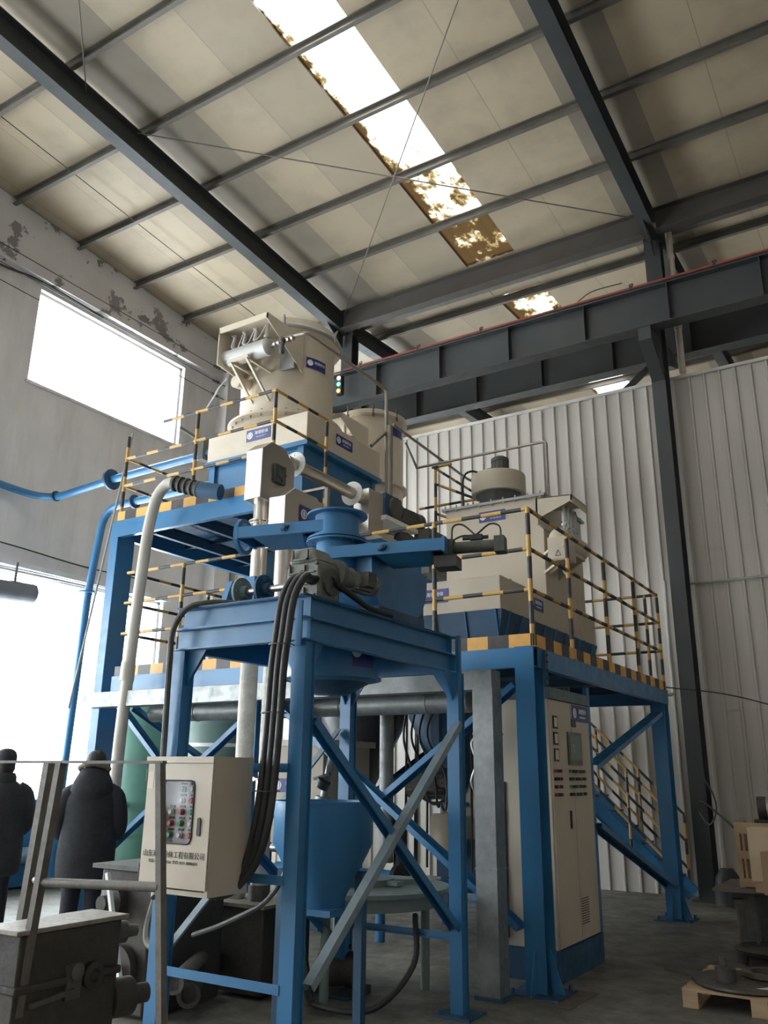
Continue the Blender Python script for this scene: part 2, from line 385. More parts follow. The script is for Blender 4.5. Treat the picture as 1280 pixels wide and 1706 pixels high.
# corrugated partition at the back
m = bpy.data.materials.new('white_corrugated_sheet'); m.use_nodes = True; nt = m.node_tree; p = _pr(m)
tc = _n(nt, 'ShaderNodeTexCoord').outputs['Object']
a = ramp(nt, noise(nt, scl(nt, tc, (3, 1, .18)), 1.6, 6, .65), .4, .75, 0, .7); b = ramp(nt, noise(nt, tc, .6, 4), .4, .7, 0, .5)
c1 = mixc(nt, a, (.50, .455, .405), (.36, .325, .285)); nt.links.new(mixc(nt, b, c1, (.43, .42, .37)), p.inputs['Base Color'])
p.inputs['Roughness'].default_value = .45; CORR = m
w = MB(); tiers = ((0, 2.62, 0.0), (2.55, 5.05, -.012), (4.98, 7.92, -.024))
for z0, z1, dy in tiers:
    pr = []; x = -12.5
    while x < 9.2:
        pr += [(x, 0), (x+.165, 0), (x+.18, .032), (x+.205, .032), (x+.22, 0)]
        x += .235
    top = [(px, 13.32+dy-q) for px, q in pr]; n = len(top)
    vs = [(px, py, z0) for px, py in top]+[(px, py, z1) for px, py in top]
    w.add(vs, [(i, i+1, n+i+1, n+i) for i in range(n-1)])
w.box(-12.5, 9.2, 13.33, 13.36, 0, 7.92)
WB = w.build('wall_back', CORR, fix=False); struct(WB)
PART = MB().box(-12.5, 9.2, 13.24, 13.40, 7.9, 7.95).build('trim_6', mat('pale_flashing', (.6, .57, .52), .5)); struct(PART)
struct(MB().box(-12.75, 9.3, 22.2, 22.45, 0, 12.3).build('wall_far', CORR))
struct(MB().box(9.0, 9.25, -7.3, 23, 0, 12.7).build('wall_right', PLAS))
w = MB(); w.box(-12.75, 9.2, -7.3, -7.1, 0, 12.6)
struct(w.build('wall_front', PLAS))
# roof panels, open along the rooflight strips
m = bpy.data.materials.new('roof_panel_underside'); m.use_nodes = True; nt = m.node_tree; p = _pr(m)
tc = _n(nt, 'ShaderNodeTexCoord').outputs['Object']; s = _n(nt, 'ShaderNodeSeparateXYZ'); nt.links.new(tc, s.inputs[0])
px = math_n(nt, 'ADD', s.outputs[0], 98.495); fr = math_n(nt, 'FRACT', px); fl = math_n(nt, 'FLOOR', px)
seam = math_n(nt, 'LESS_THAN', math_n(nt, 'ABSOLUTE', math_n(nt, 'SUBTRACT', fr, .5)), .495)
wn = _n(nt, 'ShaderNodeTexWhiteNoise', noise_dimensions='1D'); nt.links.new(fl, wn.inputs['W'])
tone = ramp(nt, wn.outputs['Value'], .45, .95, 0, .8)
a = ramp(nt, noise(nt, tc, 1.3, 6, .6), .48, .78, 0, .7)
c1 = mixc(nt, tone, (.41, .335, .23), (.29, .24, .175)); c2 = mixc(nt, a, c1, (.27, .225, .17)); isd = math_n(nt, 'ADD', math_n(nt, 'COMPARE', fl, 91.0, .1), math_n(nt, 'COMPARE', fl, 97.0, .1))
c2 = mixc(nt, math_n(nt, 'MULTIPLY', isd, ramp(nt, noise(nt, tc, .9, 4), .3, .7, .55, .95)), c2, (.20, .17, .135))
nt.links.new(mixc(nt, seam, (.22, .185, .14), c2), p.inputs['Base Color'])
p.inputs['Roughness'].default_value = .6; ROOF = m
r = MB()
STRIPS = [(-6.22, -5.22)]
xs = [-12.75]+[v for sxy in STRIPS for v in sxy]+[9.3]
def slab(b, x0, x1, y0, y1, t=.08, dz=0.0):
    z0 = zroof(y0+1e-6 if y0 >= 13.3 else y0); z1 = zroof(y1-1e-6 if y1 <= 13.3 else y1)
    b.add([(x0, y0, z0+dz), (x1, y0, z0+dz), (x1, y1, z1+dz), (x0, y1, z1+dz), (x0, y0, z0+t+dz), (x1, y0, z0+t+dz), (x1, y1, z1+t+dz), (x0, y1, z1+t+dz)],
          [(0, 3, 2, 1), (4, 5, 6, 7), (0, 1, 5, 4), (1, 2, 6, 5), (2, 3, 7, 6), (3, 0, 4, 7)])
for i in range(0, len(xs), 2):
    slab(r, xs[i], xs[i+1], -7.4, 13.3); slab(r, xs[i], xs[i+1], 13.3, 22.4)
for a_, b_ in STRIPS:
    slab(r, a_, b_, -7.4, -6.5); slab(r, a_, b_, 12.85, 14.15); slab(r, a_, b_, 21.9, 22.4)
    slab(r, a_, b_, 15.55, 18.6)
CEIL = r.build('ceiling', ROOF, fix=False); struct(CEIL)
# fibreglass rooflights: clear near the ridge, brown with dirt towards the valley gutter
m = bpy.data.materials.new('dirty_fibreglass'); m.use_nodes = True; nt = m.node_tree
nt.nodes.remove(_pr(m)); out = nt.nodes['Material Output']
geo = _n(nt, 'ShaderNodeNewGeometry'); s = _n(nt, 'ShaderNodeSeparateXYZ'); nt.links.new(geo.outputs['Position'], s.inputs[0])
tc = geo.outputs['Position']
ny = noise(nt, tc, 1.9, 8, .66); nf = noise(nt, scl(nt, tc, (1, .45, 1)), 9, 5, .7)
val = ramp(nt, s.outputs[1], 8.8, 12.4, -.22, .13)
val2 = ramp(nt, s.outputs[1], 13.5, 19.0, 0, -.42)
tot = math_n(nt, 'ADD', math_n(nt, 'ADD', math_n(nt, 'ADD', ny, math_n(nt, 'MULTIPLY', math_n(nt, 'SUBTRACT', nf, .5), .5)), val), val2)
edge = math_n(nt, 'SUBTRACT', .5, math_n(nt, 'FRACT', math_n(nt, 'ADD', s.outputs[0], 100.22)))
edg = ramp(nt, math_n(nt, 'ADD', edge, math_n(nt, 'MULTIPLY', ny, .22)), .40, .60, 0, .36)
tot = math_n(nt, 'ADD', tot, edg)
g1 = ramp(nt, tot, .33, .52); g2 = ramp(nt, tot, .53, .60)
T = mixc(nt, g2, mixc(nt, g1, (.62, .62, .60), (.058, .042, .018)), (.010, .0055, .002))
tr = _n(nt, 'ShaderNodeBsdfTransparent'); nt.links.new(T, tr.inputs[0])
df = _n(nt, 'ShaderNodeBsdfTranslucent'); nt.links.new(T, df.inputs[0])
d2 = _n(nt, 'ShaderNodeBsdfDiffuse'); d2.inputs[0].default_value = (.16, .12, .07, 1)
m1 = _n(nt, 'ShaderNodeMixShader'); m1.inputs[0].default_value = .3; nt.links.new(tr.outputs[0], m1.inputs[1]); nt.links.new(df.outputs[0], m1.inputs[2])
m2 = _n(nt, 'ShaderNodeMixShader'); m2.inputs[0].default_value = .25; nt.links.new(m1.outputs[0], m2.inputs[1]); nt.links.new(d2.outputs[0], m2.inputs[2])
nt.links.new(m2.outputs[0], out.inputs[0]); FRP = m
wi = 4
for a_, b_ in STRIPS:
    for y0, y1 in ((-6.5, 12.85), (14.15, 15.55), (18.6, 21.9)):
        q = MB(); nx = 25
        vs = []
        for y in (y0, y1):
            z = zroof(min(y, 13.299) if y1 < 13.3 else max(y, 13.301))+.03
            for i in range(nx+1):
                vs.append((a_+(b_-a_)*i/nx, y, z+(.012 if i % 5 in (0, 1) else 0)))
        q.add(vs, [(i, i+1, nx+2+i, nx+1+i) for i in range(nx)])
        struct(q.build('window_%d' % wi, FRP, fix=False)); wi += 1

# ---------------------------------------------------------------- steel frame
PY = [7.25-1.42*k for k in range(3, 0, -1)]+[7.25, 8.65, 10.07, 11.45]
ORD = ('first', 'second', 'third', 'fourth', 'fifth', 'sixth', 'seventh', 'eighth')
for y in PY+[14.2, 15.6, 17.0, 18.4, 19.8, 21.2]:
    b = MB(); z = zroof(y)-.085
    b.ext([(-.035, -.08), (.035, -.08), (.035, -.06), (.03, -.06), (.03, -.074), (-.028, -.074), (-.028, .074), (.03, .074), (.03, .06), (.035, .06), (.035, .08), (-.035, .08)], (-12.45, y, z), (8.98, y, z))
    front = y < 13
    k_ = len(PY)-1-PY.index(y) if front else [14.2, 15.6, 17.0, 18.4, 19.8, 21.2].index(y)
    tag(b.build('roof_purlin', PURL), ORD[k_]+(' dusty roof purlin counted from the valley gutter towards the camera' if front else ' dusty roof purlin counted from the valley gutter towards the far wall'), 'purlin',
        'roof purlins before the gutter' if front else 'roof purlins beyond the gutter')
for x, nm in ((-9.17, 'left dark grey rafter beam, meeting the column behind the tall cream drum'), (-2.72, 'right dark grey rafter beam, running down to the column by the corrugated wall')):
    t = thing('rafter_beam', nm, 'rafter', (x, 13.0, 10.4))
    b = MB(); b.hbeam((x, -7.05, 12.02-.12), (x, 13.0, 10.62), .22, .42, .014, .01); b.build('rafter_web_and_flanges', STEEL, t)
    b = MB(); b.hbeam((x, 13.25, 10.62), (x, 22.15, 11.22), .22, .40, .014, .01); b.build('rear_rafter_length', STEEL, t)
    g = MB(); g.poly([(x-.006, 12.3, 10.47), (x-.006, 12.9, 10.1), (x-.006, 12.9, 10.47)], (.012, 0, 0)); g.build('haunch_plate', STEEL, t)
for x, nm in ((-9.17, 'left dark grey steel column behind the tall cream drum'), (-2.83, 'right dark grey steel column in front of the corrugated wall')):
    t = thing('steel_column', nm, 'column', (x, 13.0, 0))
    b = MB(); b.hbeam((x, 13.02, 0.02), (x, 13.02, 8.9), .22, .34, .014, .01, (0, 1, 0)); b.build('column_shaft', STEEL, t)
    b = MB(); b.hbeam((x+.08, 13.06, 8.9), (x+.08, 13.06, 10.5), .26, .26, .014, .01, (0, 1, 0)); b.build('upper_shaft', STEEL, t)
    b = MB(); b.poly([(x-.1, 12.85, 7.75), (x-.1, 12.2, 8.2), (x-.1, 12.2, 8.42), (x-.1, 12.85, 8.42)], (.2, 0, 0))
    b.poly([(x-.1, 13.42, 8.25), (x-.1, 13.95, 8.42), (x-.1, 13.95, 8.6), (x-.1, 13.42, 8.6)], (.2, 0, 0)); b.build('crane_bracket', STEEL, t)
    MB().box(x-.2, x+.2, 12.8, 13.22, 0, .02).build('base_plate', STEEL, t)
def crane_beam(y, z0, z1, label, pipe):
    t = thing('crane_runway_beam', label, 'beam', (-2, y, z0))
    h = z1-z0; b = MB(); b.hbeam((-9.9, y, (z0+z1)/2), (8.9, y, (z0+z1)/2), .26, h, .018, .012); b.build('beam_length', STEEL, t)
    x = -9.3
    while x < 8.8:
        s_ = MB(); s_.box(x, x+.012, y-.125, y+.125, z0+.02, z1-.02); s_.build('stiffener', STEEL, t); x += 1.37
    return t
crane_beam(12.4, 8.47, 9.16, 'dark grey runway beam in front of the columns, carrying the red conductor rail', True)
crane_beam(13.95, 8.62, 9.3, 'dark grey runway beam behind the columns, lower in view, above the corrugated wall', False)
t = thing('conductor_rail', 'thin red rail running along the top of the front runway beam', 'rail', (-3, 12.33, 9.16))
b = MB(); b.tube([(-8.7, 12.3, 9.215), (8.9, 12.3, 9.215)], .03, 8, 1); b.build('rail_length', RED, t)
b = MB(); b.tube([(-8.9, 12.27, 9.19), (-4, 12.27, 9.19), (8.9, 12.27, 9.19)], .014, 8, 1); b.build('cable', BLACK, t)
for x in (-8.3, -7.0, -5.7, -4.3, -3.0, -1.7, -.4):
    b = MB(); b.box(x-.02, x+.02, 12.27, 12.34, 9.16, 9.26); b.tube([(x, 12.3, 9.24), (x-.03, 12.3, 9.29), (x+.03, 12.3, 9.30), (x+.02, 12.3, 9.25)], .008, 6, 3); b.build('clip', BLACK, t)
b = MB(); b.tube([(-3.9, 12.3, 9.26), (-3.7, 12.5, 9.5), (-3.3, 12.9, 9.75)], .008, 6); b.build('loose_wire', BLACK, t)
# signal lamps
t = thing('signal_lamp', 'small black signal unit with amber, green and red lamps beside the tall drum', 'signal lamp', (-8.72, 12.2, 8.68))
b = MB(); b.box(-8.78, -8.66, 12.17, 12.27, 8.66, 9.06); b.build('housing', BLACK, t)
for z, c in ((9.0, (1, .75, .35)), (8.87, (.1, .9, .45)), (8.73, (1, .25, .08))):
    e = bpy.data.materials.new('lit_lens'); e.use_nodes = True; q = _pr(e); q.inputs['Base Color'].default_value = (*c, 1); q.inputs['Emission Color'].default_value = (*c, 1); q.inputs['Emission Strength'].default_value = 2.0
    b = MB(); b.lathe((-8.72, 12.17, z), [(.042, 0), (.04, .015), (.022, .03), (0.001, .034)], 16, (0, -1, 0)); b.build('lens', e, t)
# valley gutter and long strut along the column heads
g = MB(); g.ext([(-.3, .06), (-.3, -.06), (.3, -.06), (.3, .06), (.28, .06), (.28, -.045), (-.28, -.045), (-.28, .06)], (-12.2, 13.3, 10.92), (8.95, 13.3, 10.92))
tag(g.build('valley_gutter', mat('gutter_sheet', (.15, .13, .11), .6, 0, (.08, .07, .06), .6, 1.5)), 'wide dusty gutter trough running along the valley between the two roof slopes', 'gutter')
DST = mat('dusty_dark_strut', (.058, .049, .041), .65, 0, (.085, .074, .063), .6, 1.5)
for xa_, xb_, nm in ((-9.04, -2.84, 'between the two columns'), (-2.60, 8.95, 'to the right of the right column')):
    g = MB(); g.hbeam((xa_, 12.72, 10.62), (xb_, 12.72, 10.62), .2, .42, .014, .01); tag(g.build('eave_strut', DST), 'dusty dark strut beam under the valley gutter '+nm, 'strut')
t = thing('downpipe', 'cream plastic rainwater pipe beside the right steel column', 'pipe', (-2.5, 13.18, 7.9))
b = MB(); b.cyl((-2.5, 13.17, 7.95), (-2.5, 13.17, 10.75), .055, 18); b.build('pipe_length', PVC, t)
b = MB(); b.cyl((-2.5, 13.17, 8.75), (-2.5, 13.17, 8.85), .065, 18); b.build('socket', PVC, t)
b = MB(); b.cyl((-2.5, 13.17, 10.1), (-2.5, 13.17, 10.2), .065, 18); b.build('socket', PVC, t)
for nm, p0, p1 in (('long thin brace rod crossing the rooflight from top edge down to the left column head', (-3.0, 6.85, 11.13), (-9.05, 12.75, 10.78)),
                   ('long thin brace rod from the left rafter across to the right column head', (-9.05, 7.05, 11.12), (-2.85, 12.75, 10.78)),
                   ('short thin brace rod at the upper left, ending on the left rafter', (-9.1, 6.1, 11.17), (-2.8, .2, 11.45))):
    b = MB(); b.cyl(p0, p1, .011, 8)
    b.cyl(Vector(p0).lerp(Vector(p1), .49), Vector(p0).lerp(Vector(p1), .51), .018, 8); tag(b.build('brace_rod', PURL), nm, 'rod')
b = MB(); b.cyl((-10.85, -6, 12.2), (-10.85, 12.9, 10.88), .008, 6); tag(b.build('sag_rod', BLACK), 'thin dark tie rod running under the roof left of the left rafter', 'rod')
b = MB(); b.bar((-4.3, 13.6, 7.5), (-3.1, 13.86, 8.54), .09, .09); b.v = b.v
tag(b.xf(Matrix.Translation((0, .05, .08))).build('knee_brace', STEEL), 'short slanting strut rising to the rear runway beam left of the right column', 'brace')
# conduits and wires on the walls
t = thing('wall_conduit', 'grey steel conduit bent down beside the right column on the corrugated wall', 'conduit', (-2.98, 13.2, 2.75))
b = MB(); b.pipe([(8.9, 13.22, 4.43), (-2.99, 13.22, 4.45)], .02, 8); b.build('run', mat('weathered_conduit', (.38, .39, .35), .5), t)
b = MB(); b.pipe([(-3.0, 12.78, 4.44), (-3.02, 12.78, 3.2)], .025, 8); b.build('drop', mat('weathered_conduit', ()), t)
b = MB(); b.pipe([(-3.01, 12.78, 3.05), (-3.02, 12.78, 2.75), (-3.35, 12.4, 2.72)], .025, 8); b.build('lower_drop', mat('weathered_conduit', ()), t)
b = MB(); b.tube([(-2.72, 11.15, 2.70), (-2.0, 12.0, 2.62), (-.8, 13.0, 2.25), (.5, 13.2, 1.9)], .008, 6); tag(b.build('slack_cable', BLACK), 'thin slack cable running right from the platform corner to the corrugated wall', 'cable')
for k, (z, y0) in enumerate(((10.30, 3), (9.95, 3), (9.62, 6))):
    t = thing('tension_wire', ('uppermost', 'middle', 'lowest')[k]+' of three wires on the left wall ending at a strain insulator by the drum', 'wire', (-12.3, 12.7, z))
    b = MB(); b.cyl((-12.3, -4, z+.02), (-12.3, 12.35, z), .008, 6); b.build('wire', BLACK, t)
    b = MB(); b.lathe((-12.3, 12.35, z), [(.01, 0), (.035, .03), (.02, .06), (.035, .1), (.02, .14), (.035, .18), (.01, .22), (.012, .4)], 10, (0, 1, 0)); b.build('insulator', mat('brown_insulator', (.12, .09, .08), .4), t)
b = MB(); b.tube([(-12.46, 3, 9.9), (-12.44, 5.5, 10.02), (-12.44, 7.0, 9.98), (-12.44, 8.0, 10.1), (-12.44, 9.4, 10.06)], .02, 6); tag(b.build('wall_cable', BLACK), 'sagging dark cable on the left wall above the upper window corner', 'cable')
b = MB(); b.tube([(-12.46, 6, 5.2), (-12.44, 8.0, 5.18), (-12.44, 9.6, 5.12), (-12.44, 11, 5.15)], .012, 6); tag(b.build('wall_cable', BLACK), 'thin cable on the left wall above the large lower window', 'cable')

# ================================================================ PLATFORMS
def col_h(b, x0, x1, y0, y1, z0, z1, t=.012):
    """H column: flanges face the front and the back"""
    b.box(x0, x1, y0, y0+t, z0, z1); b.box(x0, x1, y1-t, y1, z0, z1); xm = (x0+x1)/2; b.box(xm-.005, xm+.005, y0+t, y1-t, z0, z1); return b
def plate_base(t, x, y, r=.2):
    b = MB(); b.box(x-r, x+r, y-r, y+r, 0, .015)
    for a in (-1, 1):
        for c in (-1, 1): b.cyl((x+a*r*.8, y+c*r*.8, .015), (x+a*r*.8, y+c*r*.8, .05), .014, 8)
    b.build('base_plate', BLUE2, t)
def deck(t, x0, x1, y0, y1, z, bh):
    """edge beams, joists and plate; z = walking surface"""
    b = MB(); b.chan((x0, y0+.03, z-bh/2), (x1, y0+.03, z-bh/2), .07, bh, .009, flip=-1); b.build('front_beam', BLUE, t)
    b = MB(); b.chan((x0, y1-.03, z-bh/2), (x1, y1-.03, z-bh/2), .07, bh, .009); b.build('rear_beam', BLUE, t)
    b = MB(); b.chan((x1-.03, y0+.07, z-bh/2), (x1-.03, y1-.07, z-bh/2), .07, bh, .009, flip=-1); b.build('side_beam', BLUE, t)
    b = MB(); b.chan((x0+.03, y0+.07, z-bh/2), (x0+.03, y1-.07, z-bh/2), .07, bh, .009); b.build('side_beam', BLUE, t)
    n = max(2, round((y1-y0)/1.1))
    for i in range(1, n):
        y = y0+(y1-y0)*i/n; b = MB(); b.chan((x0+.08, y, z-.07), (x1-.08, y, z-.07), .05, .10, .007); b.build('joist', BLUE2, t)
    b = MB(); b.box(x0+.01, x1-.01, y0+.01, y1-.01, z-.012, z); b.build('deck_plate', BLUE2, t)
def rail(t, axis, pts, zs, r=.019):
    """pts: two ends; zs: heights"""
    for z in zs:
        b = MB(); b.cyl((*pts[0], z), (*pts[1], z), r, 10); b.build('handrail', STR[axis], t)
def post(t, x, y, z0, z1, r=.022, m=None):
    b = MB(); b.cyl((x, y, z0), (x, y, z1+.01), r, 10); b.box(x-.04, x+.04, y-.04, y+.04, z0, z0+.008); return b.build('post', m or STR[2], t)
def brace(t, p0, p1, w=.09, up=(0, 1, 0), m=None, flip=1, nm='brace'):
    b = MB(); b.chan(p0, p1, .05, w, .007, up, flip); return b.build(nm, m or BLUE, t)
Z1, Z2 = 2.655, 4.58
LP = thing('lower_platform', 'lower blue steel platform with hazard-striped toe boards under the cream filter unit', 'platform', (-5.3, 8.9, 0))
deck(LP, -7.96, -2.72, 6.75, 11.2, Z1, .17)
for (x0, x1, y0, y1) in ((-2.89, -2.72, 6.73, 6.95), (-2.89, -2.72, 10.95, 11.17)):
    b = MB(); col_h(b, x0, x1, y0, y1, .02, Z1+.005 if y0 < 8 else Z1-.02); b.build('column', BLUE, LP)
    plate_base(LP, (x0+x1)/2, (y0+y1)/2, .21)
    b = MB()
    for s_ in (-1, 1):
        b.poly([((x0+x1)/2-.006, (y0 if s_ < 0 else y1), .015), ((x0+x1)/2-.006, (y0 if s_ < 0 else y1)+s_*.12, .015), ((x0+x1)/2-.006, (y0 if s_ < 0 else y1), .32)], (.012, 0, 0))
    b.poly([(x1, (y0+y1)/2-.006, .015), (x1+.1, (y0+y1)/2-.006, .015), (x1, (y0+y1)/2-.006, .32)], (0, .012, 0)); b.build('foot_gusset', BLUE, LP)
for (x, y) in ((-5.35, 11.05), (-7.85, 11.05)):
    b = MB(); col_h(b, x-.08, x+.08, y-.1, y+.1, .02, Z1-.02); b.build('column', BLUE, LP); plate_base(LP, x, y, .17)
b = MB(); b.box(-2.70, -2.68, 6.9, 6.96, 2.35, 2.64)
for z in (2.4, 2.47, 2.54, 2.6): b.cyl((-2.70, 6.93, z), (-2.665, 6.93, z), .012, 6)
b.build('bolted_splice', BLUE2, LP)
TB = MB(); TB.box(-7.94, -2.74, 6.76, 6.768, Z1, Z1+.115); TB.build('toe_board', TOE[0], LP)
TB = MB(); TB.box(-2.735, -2.727, 6.78, 11.18, Z1, Z1+.115); TB.build('toe_board', TOE[1], LP)
TB = MB(); TB.box(-4.6, -2.74, 11.17, 11.178, Z1, Z1+.115); TB.build('toe_board', TOE[0], LP)
# braces of the lower platform, on its front line and on the right side
brace(LP, (-5.68, 6.88, 2.36), (-2.98, 6.88, .44), .15); brace(LP, (-2.98, 6.96, 2.36), (-5.5, 6.96, .57), .15)
brace(LP, (-7.98, 6.88, 2.38), (-5.84, 6.88, .6), .11); brace(LP, (-5.84, 6.96, 2.3), (-7.98, 6.96, .75), .11)
brace(LP, (-2.8, 8.32, 1.69), (-2.8, 10.93, 2.36), .13, (1, 0, 0)); brace(LP, (-2.8, 8.32, 1.16), (-2.8, 10.93, .38), .13, (1, 0, 0))
MB().box(-2.84, -2.80, 8.28, 8.36, .02, 2.45).build('brace_post', BLUE, LP)
brace(LP, (-7.8, 7.0, 2.3), (-7.8, 10.95, .5), .1, (1, 0, 0)); brace(LP, (-5.35, 10.9, 2.35), (-5.35, 7.1, .9), .1, (1, 0, 0))
LR = thing('lower_guardrail', 'yellow and black striped guardrail around the lower platform deck', 'railing', (-4.8, 8.9, Z1))
zs = (3.90, 3.53, 3.16)
rail(LR, 0, ((-7.93, 6.80), (-2.745, 6.80)), zs); rail(LR, 1, ((-2.745, 6.80), (-2.745, 11.15)), zs); rail(LR, 0, ((-4.6, 11.15), (-2.745, 11.15)), zs); rail(LR, 1, ((-7.93, 6.80), (-7.93, 11.15)), zs)
for x in (-6.99, -4.8, -3.7): post(LR, x, 6.80, Z1, 3.9)
for y in (6.80, 7.79, 8.93, 10.06, 11.15): post(LR, -2.745, y, Z1, 3.9)
for x in (-4.6, -3.75, -2.9): post(LR, x, 11.15, Z1, 3.9)
for y in (8.2, 9.6, 11.15): post(LR, -7.93, y, Z1, 3.9)

UP = thing('upper_platform', 'upper blue steel platform carrying the tall cream drum', 'platform', (-7.0, 8.9, 0))
deck(UP, -8.2, -5.735, 6.75, 11.2, Z2, .21)
for (x0, x1) in ((-8.26, -8.12), (-5.87, -5.74)):
    b = MB(); b.box(x0, x1, 6.75, 7.02, .02, Z2-.02); b.build('column', BLUE, UP, bevel=.006)
    plate_base(UP, (x0+x1)/2, 6.88, .18)
for x in (-8.15, -5.8):
    b = MB(); b.box(x-.07, x+.07, 10.9, 11.1, .02, Z2-.22); b.build('column', BLUE, UP); plate_base(UP, x, 11.0, .16)
b = MB(); b.box(-8.18, -5.76, 6.76, 6.768, Z2, Z2+.12); b.build('toe_board', TOE[0], UP)
b = MB(); b.box(-5.75, -5.742, 6.78, 7.9, Z2, Z2+.12); b.build('toe_board', TOE[1], UP)
b = MB(); b.box(-8.19, -8.182, 6.78, 11.1, Z2, Z2+.12); b.build('toe_board', TOE[1], UP)
for x in (-7.6, -6.9, -6.3):
    b = MB(); b.chan((x, 6.85, Z2-.15), (x, 11.1, Z2-.15), .06, .14, .008); b.build('joist', BLUE2, UP)
UR = thing('upper_guardrail', 'yellow and black striped guardrail around the upper platform deck', 'railing', (-7.0, 8.0, Z2))
zu = (5.81, 5.43, 5.06)
rail(UR, 0, ((-7.55, 6.8), (-5.75, 6.8)), zu[:1]); rail(UR, 0, ((-8.17, 6.8), (-5.75, 6.8)), zu[1:]); rail(UR, 1, ((-5.75, 6.8), (-5.75, 7.8)), zu[:2]); rail(UR, 1, ((-8.17, 6.8), (-8.17, 11.1)), zu[1:])
post(UR, -8.17, 6.8, Z2, 5.72); post(UR, -6.96, 6.8, Z2, 5.81); post(UR, -5.75, 6.8, Z2, 5.81); post(UR, -5.75, 7.8, Z2, 5.81); post(UR, -8.17, 9.0, Z2, 5.45); post(UR, -8.17, 11.1, Z2, 5.45)
SR = thing('ladder_guardrail', 'striped ladder rail standing behind the cream filter unit by the wall', 'railing', (-5.2, 10.1, Z1))
for x, y, zt in ((-5.25, 9.7, 5.68), (-4.55, 9.7, 5.05)): post(SR, x, y, Z1, zt)
for z in (5.30, 4.85, 4.2): pass
rail(SR, 1, ((-5.25, 9.7), (-5.25, 11.1)), (5.68,)); rail(SR, 0, ((-5.3, 9.7), (-5.0, 9.7)), (5.7,)); rail(SR, 0, ((-5.9, 10.4), (-4.6, 10.4)), (5.38,))
for p0, p1 in (((-5.25, 9.7, 5.45), (-4.7, 10.0, 5.2)), ((-5.25, 9.7, 5.02), (-4.7, 10.0, 4.8)), ((-5.25, 9.7, 4.6), (-4.7, 10.0, 4.35))):
    b = MB(); b.cyl(p0, p1, .019, 10); b.build('ladder_rung', STR[0], SR)
# stair behind the cabinet
ST = thing('stair', 'blue steel stair with striped handrails behind the control cabinet', 'stair', (-4.2, 12.4, 0))
for y in (12.2, 12.7):
    b = MB(); b.chan((-5.45, y, 2.55), (-2.97, y, .1), .05, .2, .008, (0, 0, 1)); b.build('stringer', BLUE, ST)
for k in range(12):
    x = -5.35+2.4*k/12; z = 2.55-2.4*k/12; b = MB(); b.box(x-.11, x+.11, 12.22, 12.68, z-.012, z+.008); b.build('tread', BLUE2, ST)
for y in (12.16, 12.74):
    for dz in (.25, .6, .95):
        b = MB(); b.cyl((-5.4, y, 2.55+dz), (-3.0, y, .15+dz), .019, 8); b.build('handrail', STR[0], ST)
    for k in range(5):
        x = -5.38+2.36*k/4; z = 2.53-2.38*k/4; b = MB(); b.cyl((x, y, z-.05), (x, y, z+.98), .02, 8); b.build('post', STR[2], ST)

# ================================================================ UPPER MACHINE
def valve_bank(t, x0, x1, y0, y1, z0, z1, n=4, side='front'):
    """weather hood over a row of pulse valves above a compressed-air tank"""
    pass
UM = thing('drum_filter', 'tall cream drum filter on a blue hopper, standing on the upper platform', 'machine', (-6.83, 8.55, Z2))
b = MB(); b.box(-7.65, -5.98, 7.7, 9.4, 5.56, 5.95); b.build('skirt_box', CREAM, UM, bevel=.008)
b = MB(); b.box(-7.67, -5.96, 7.68, 9.42, 5.50, 5.56); b.build('top_frame', BLUE, UM)
b = MB(); b.box(-7.6, -6.06, 7.76, 9.34, 4.72, 5.5); b.build('hopper_body', BLUE, UM, bevel=.006)
for x in (-7.6, -6.06-.06):
    for y in (7.72, 9.3):
        c = MB(); c.box(x-.02, x+.08, y, y+.08, Z2, 5.5); c.build('corner_post', BLUE, UM)
b = MB(); b.box(-7.66, -5.97, 7.69, 9.41, Z2, 4.72); b.build('base_frame', BLUE, UM)
b = MB(); b.box(-7.2, -6.4, 7.755, 7.765, 4.8, 5.4); b.build('access_door', BLUE, UM)
b = MB(); b.lathe((-6.98, 8.5, 5.95), [(.645, 0), (.645, .18), (.80, .18), (.80, .21), (.65, .21), (.65, 1.42), (.73, 1.44), (.73, 1.50), (.70, 1.52), (.70, 1.62), (.60, 1.68)], 48); b.build('drum_shell', CREAM, UM)
b = MB()
for i in range(28):
    a = 2*math.pi*i/28; b.cyl((-6.98+.74*math.cos(a), 8.5+.74*math.sin(a), 6.10), (-6.98+.74*math.cos(a), 8.5+.74*math.sin(a), 6.2), .014, 6)
b.build('flange_bolts', mat('grey_flange', (.33, .33, .31), .5), UM)
b = MB(); b.lathe((-6.98, 8.5, 7.40), [(.735, 0), (.75, .02), (.75, .05), (.735, .07)], 48, caps=False); b.build('lid_clamp_ring', mat('grey_flange', ()), UM)
for a in (-1.0, -1.9, .1, 2.2):
    b = MB(); q = Vector((-6.98+.76*math.cos(a), 8.5+.76*math.sin(a), 7.38)); b.bar(q, q+Vector((0, 0, .16)), .02, .03); b.cyl(q+Vector((0, 0, .12)), q+Vector((.03*math.cos(a), .03*math.sin(a), .18)), .012, 6); b.build('toggle_clamp', mat('grey_flange', ()), UM)
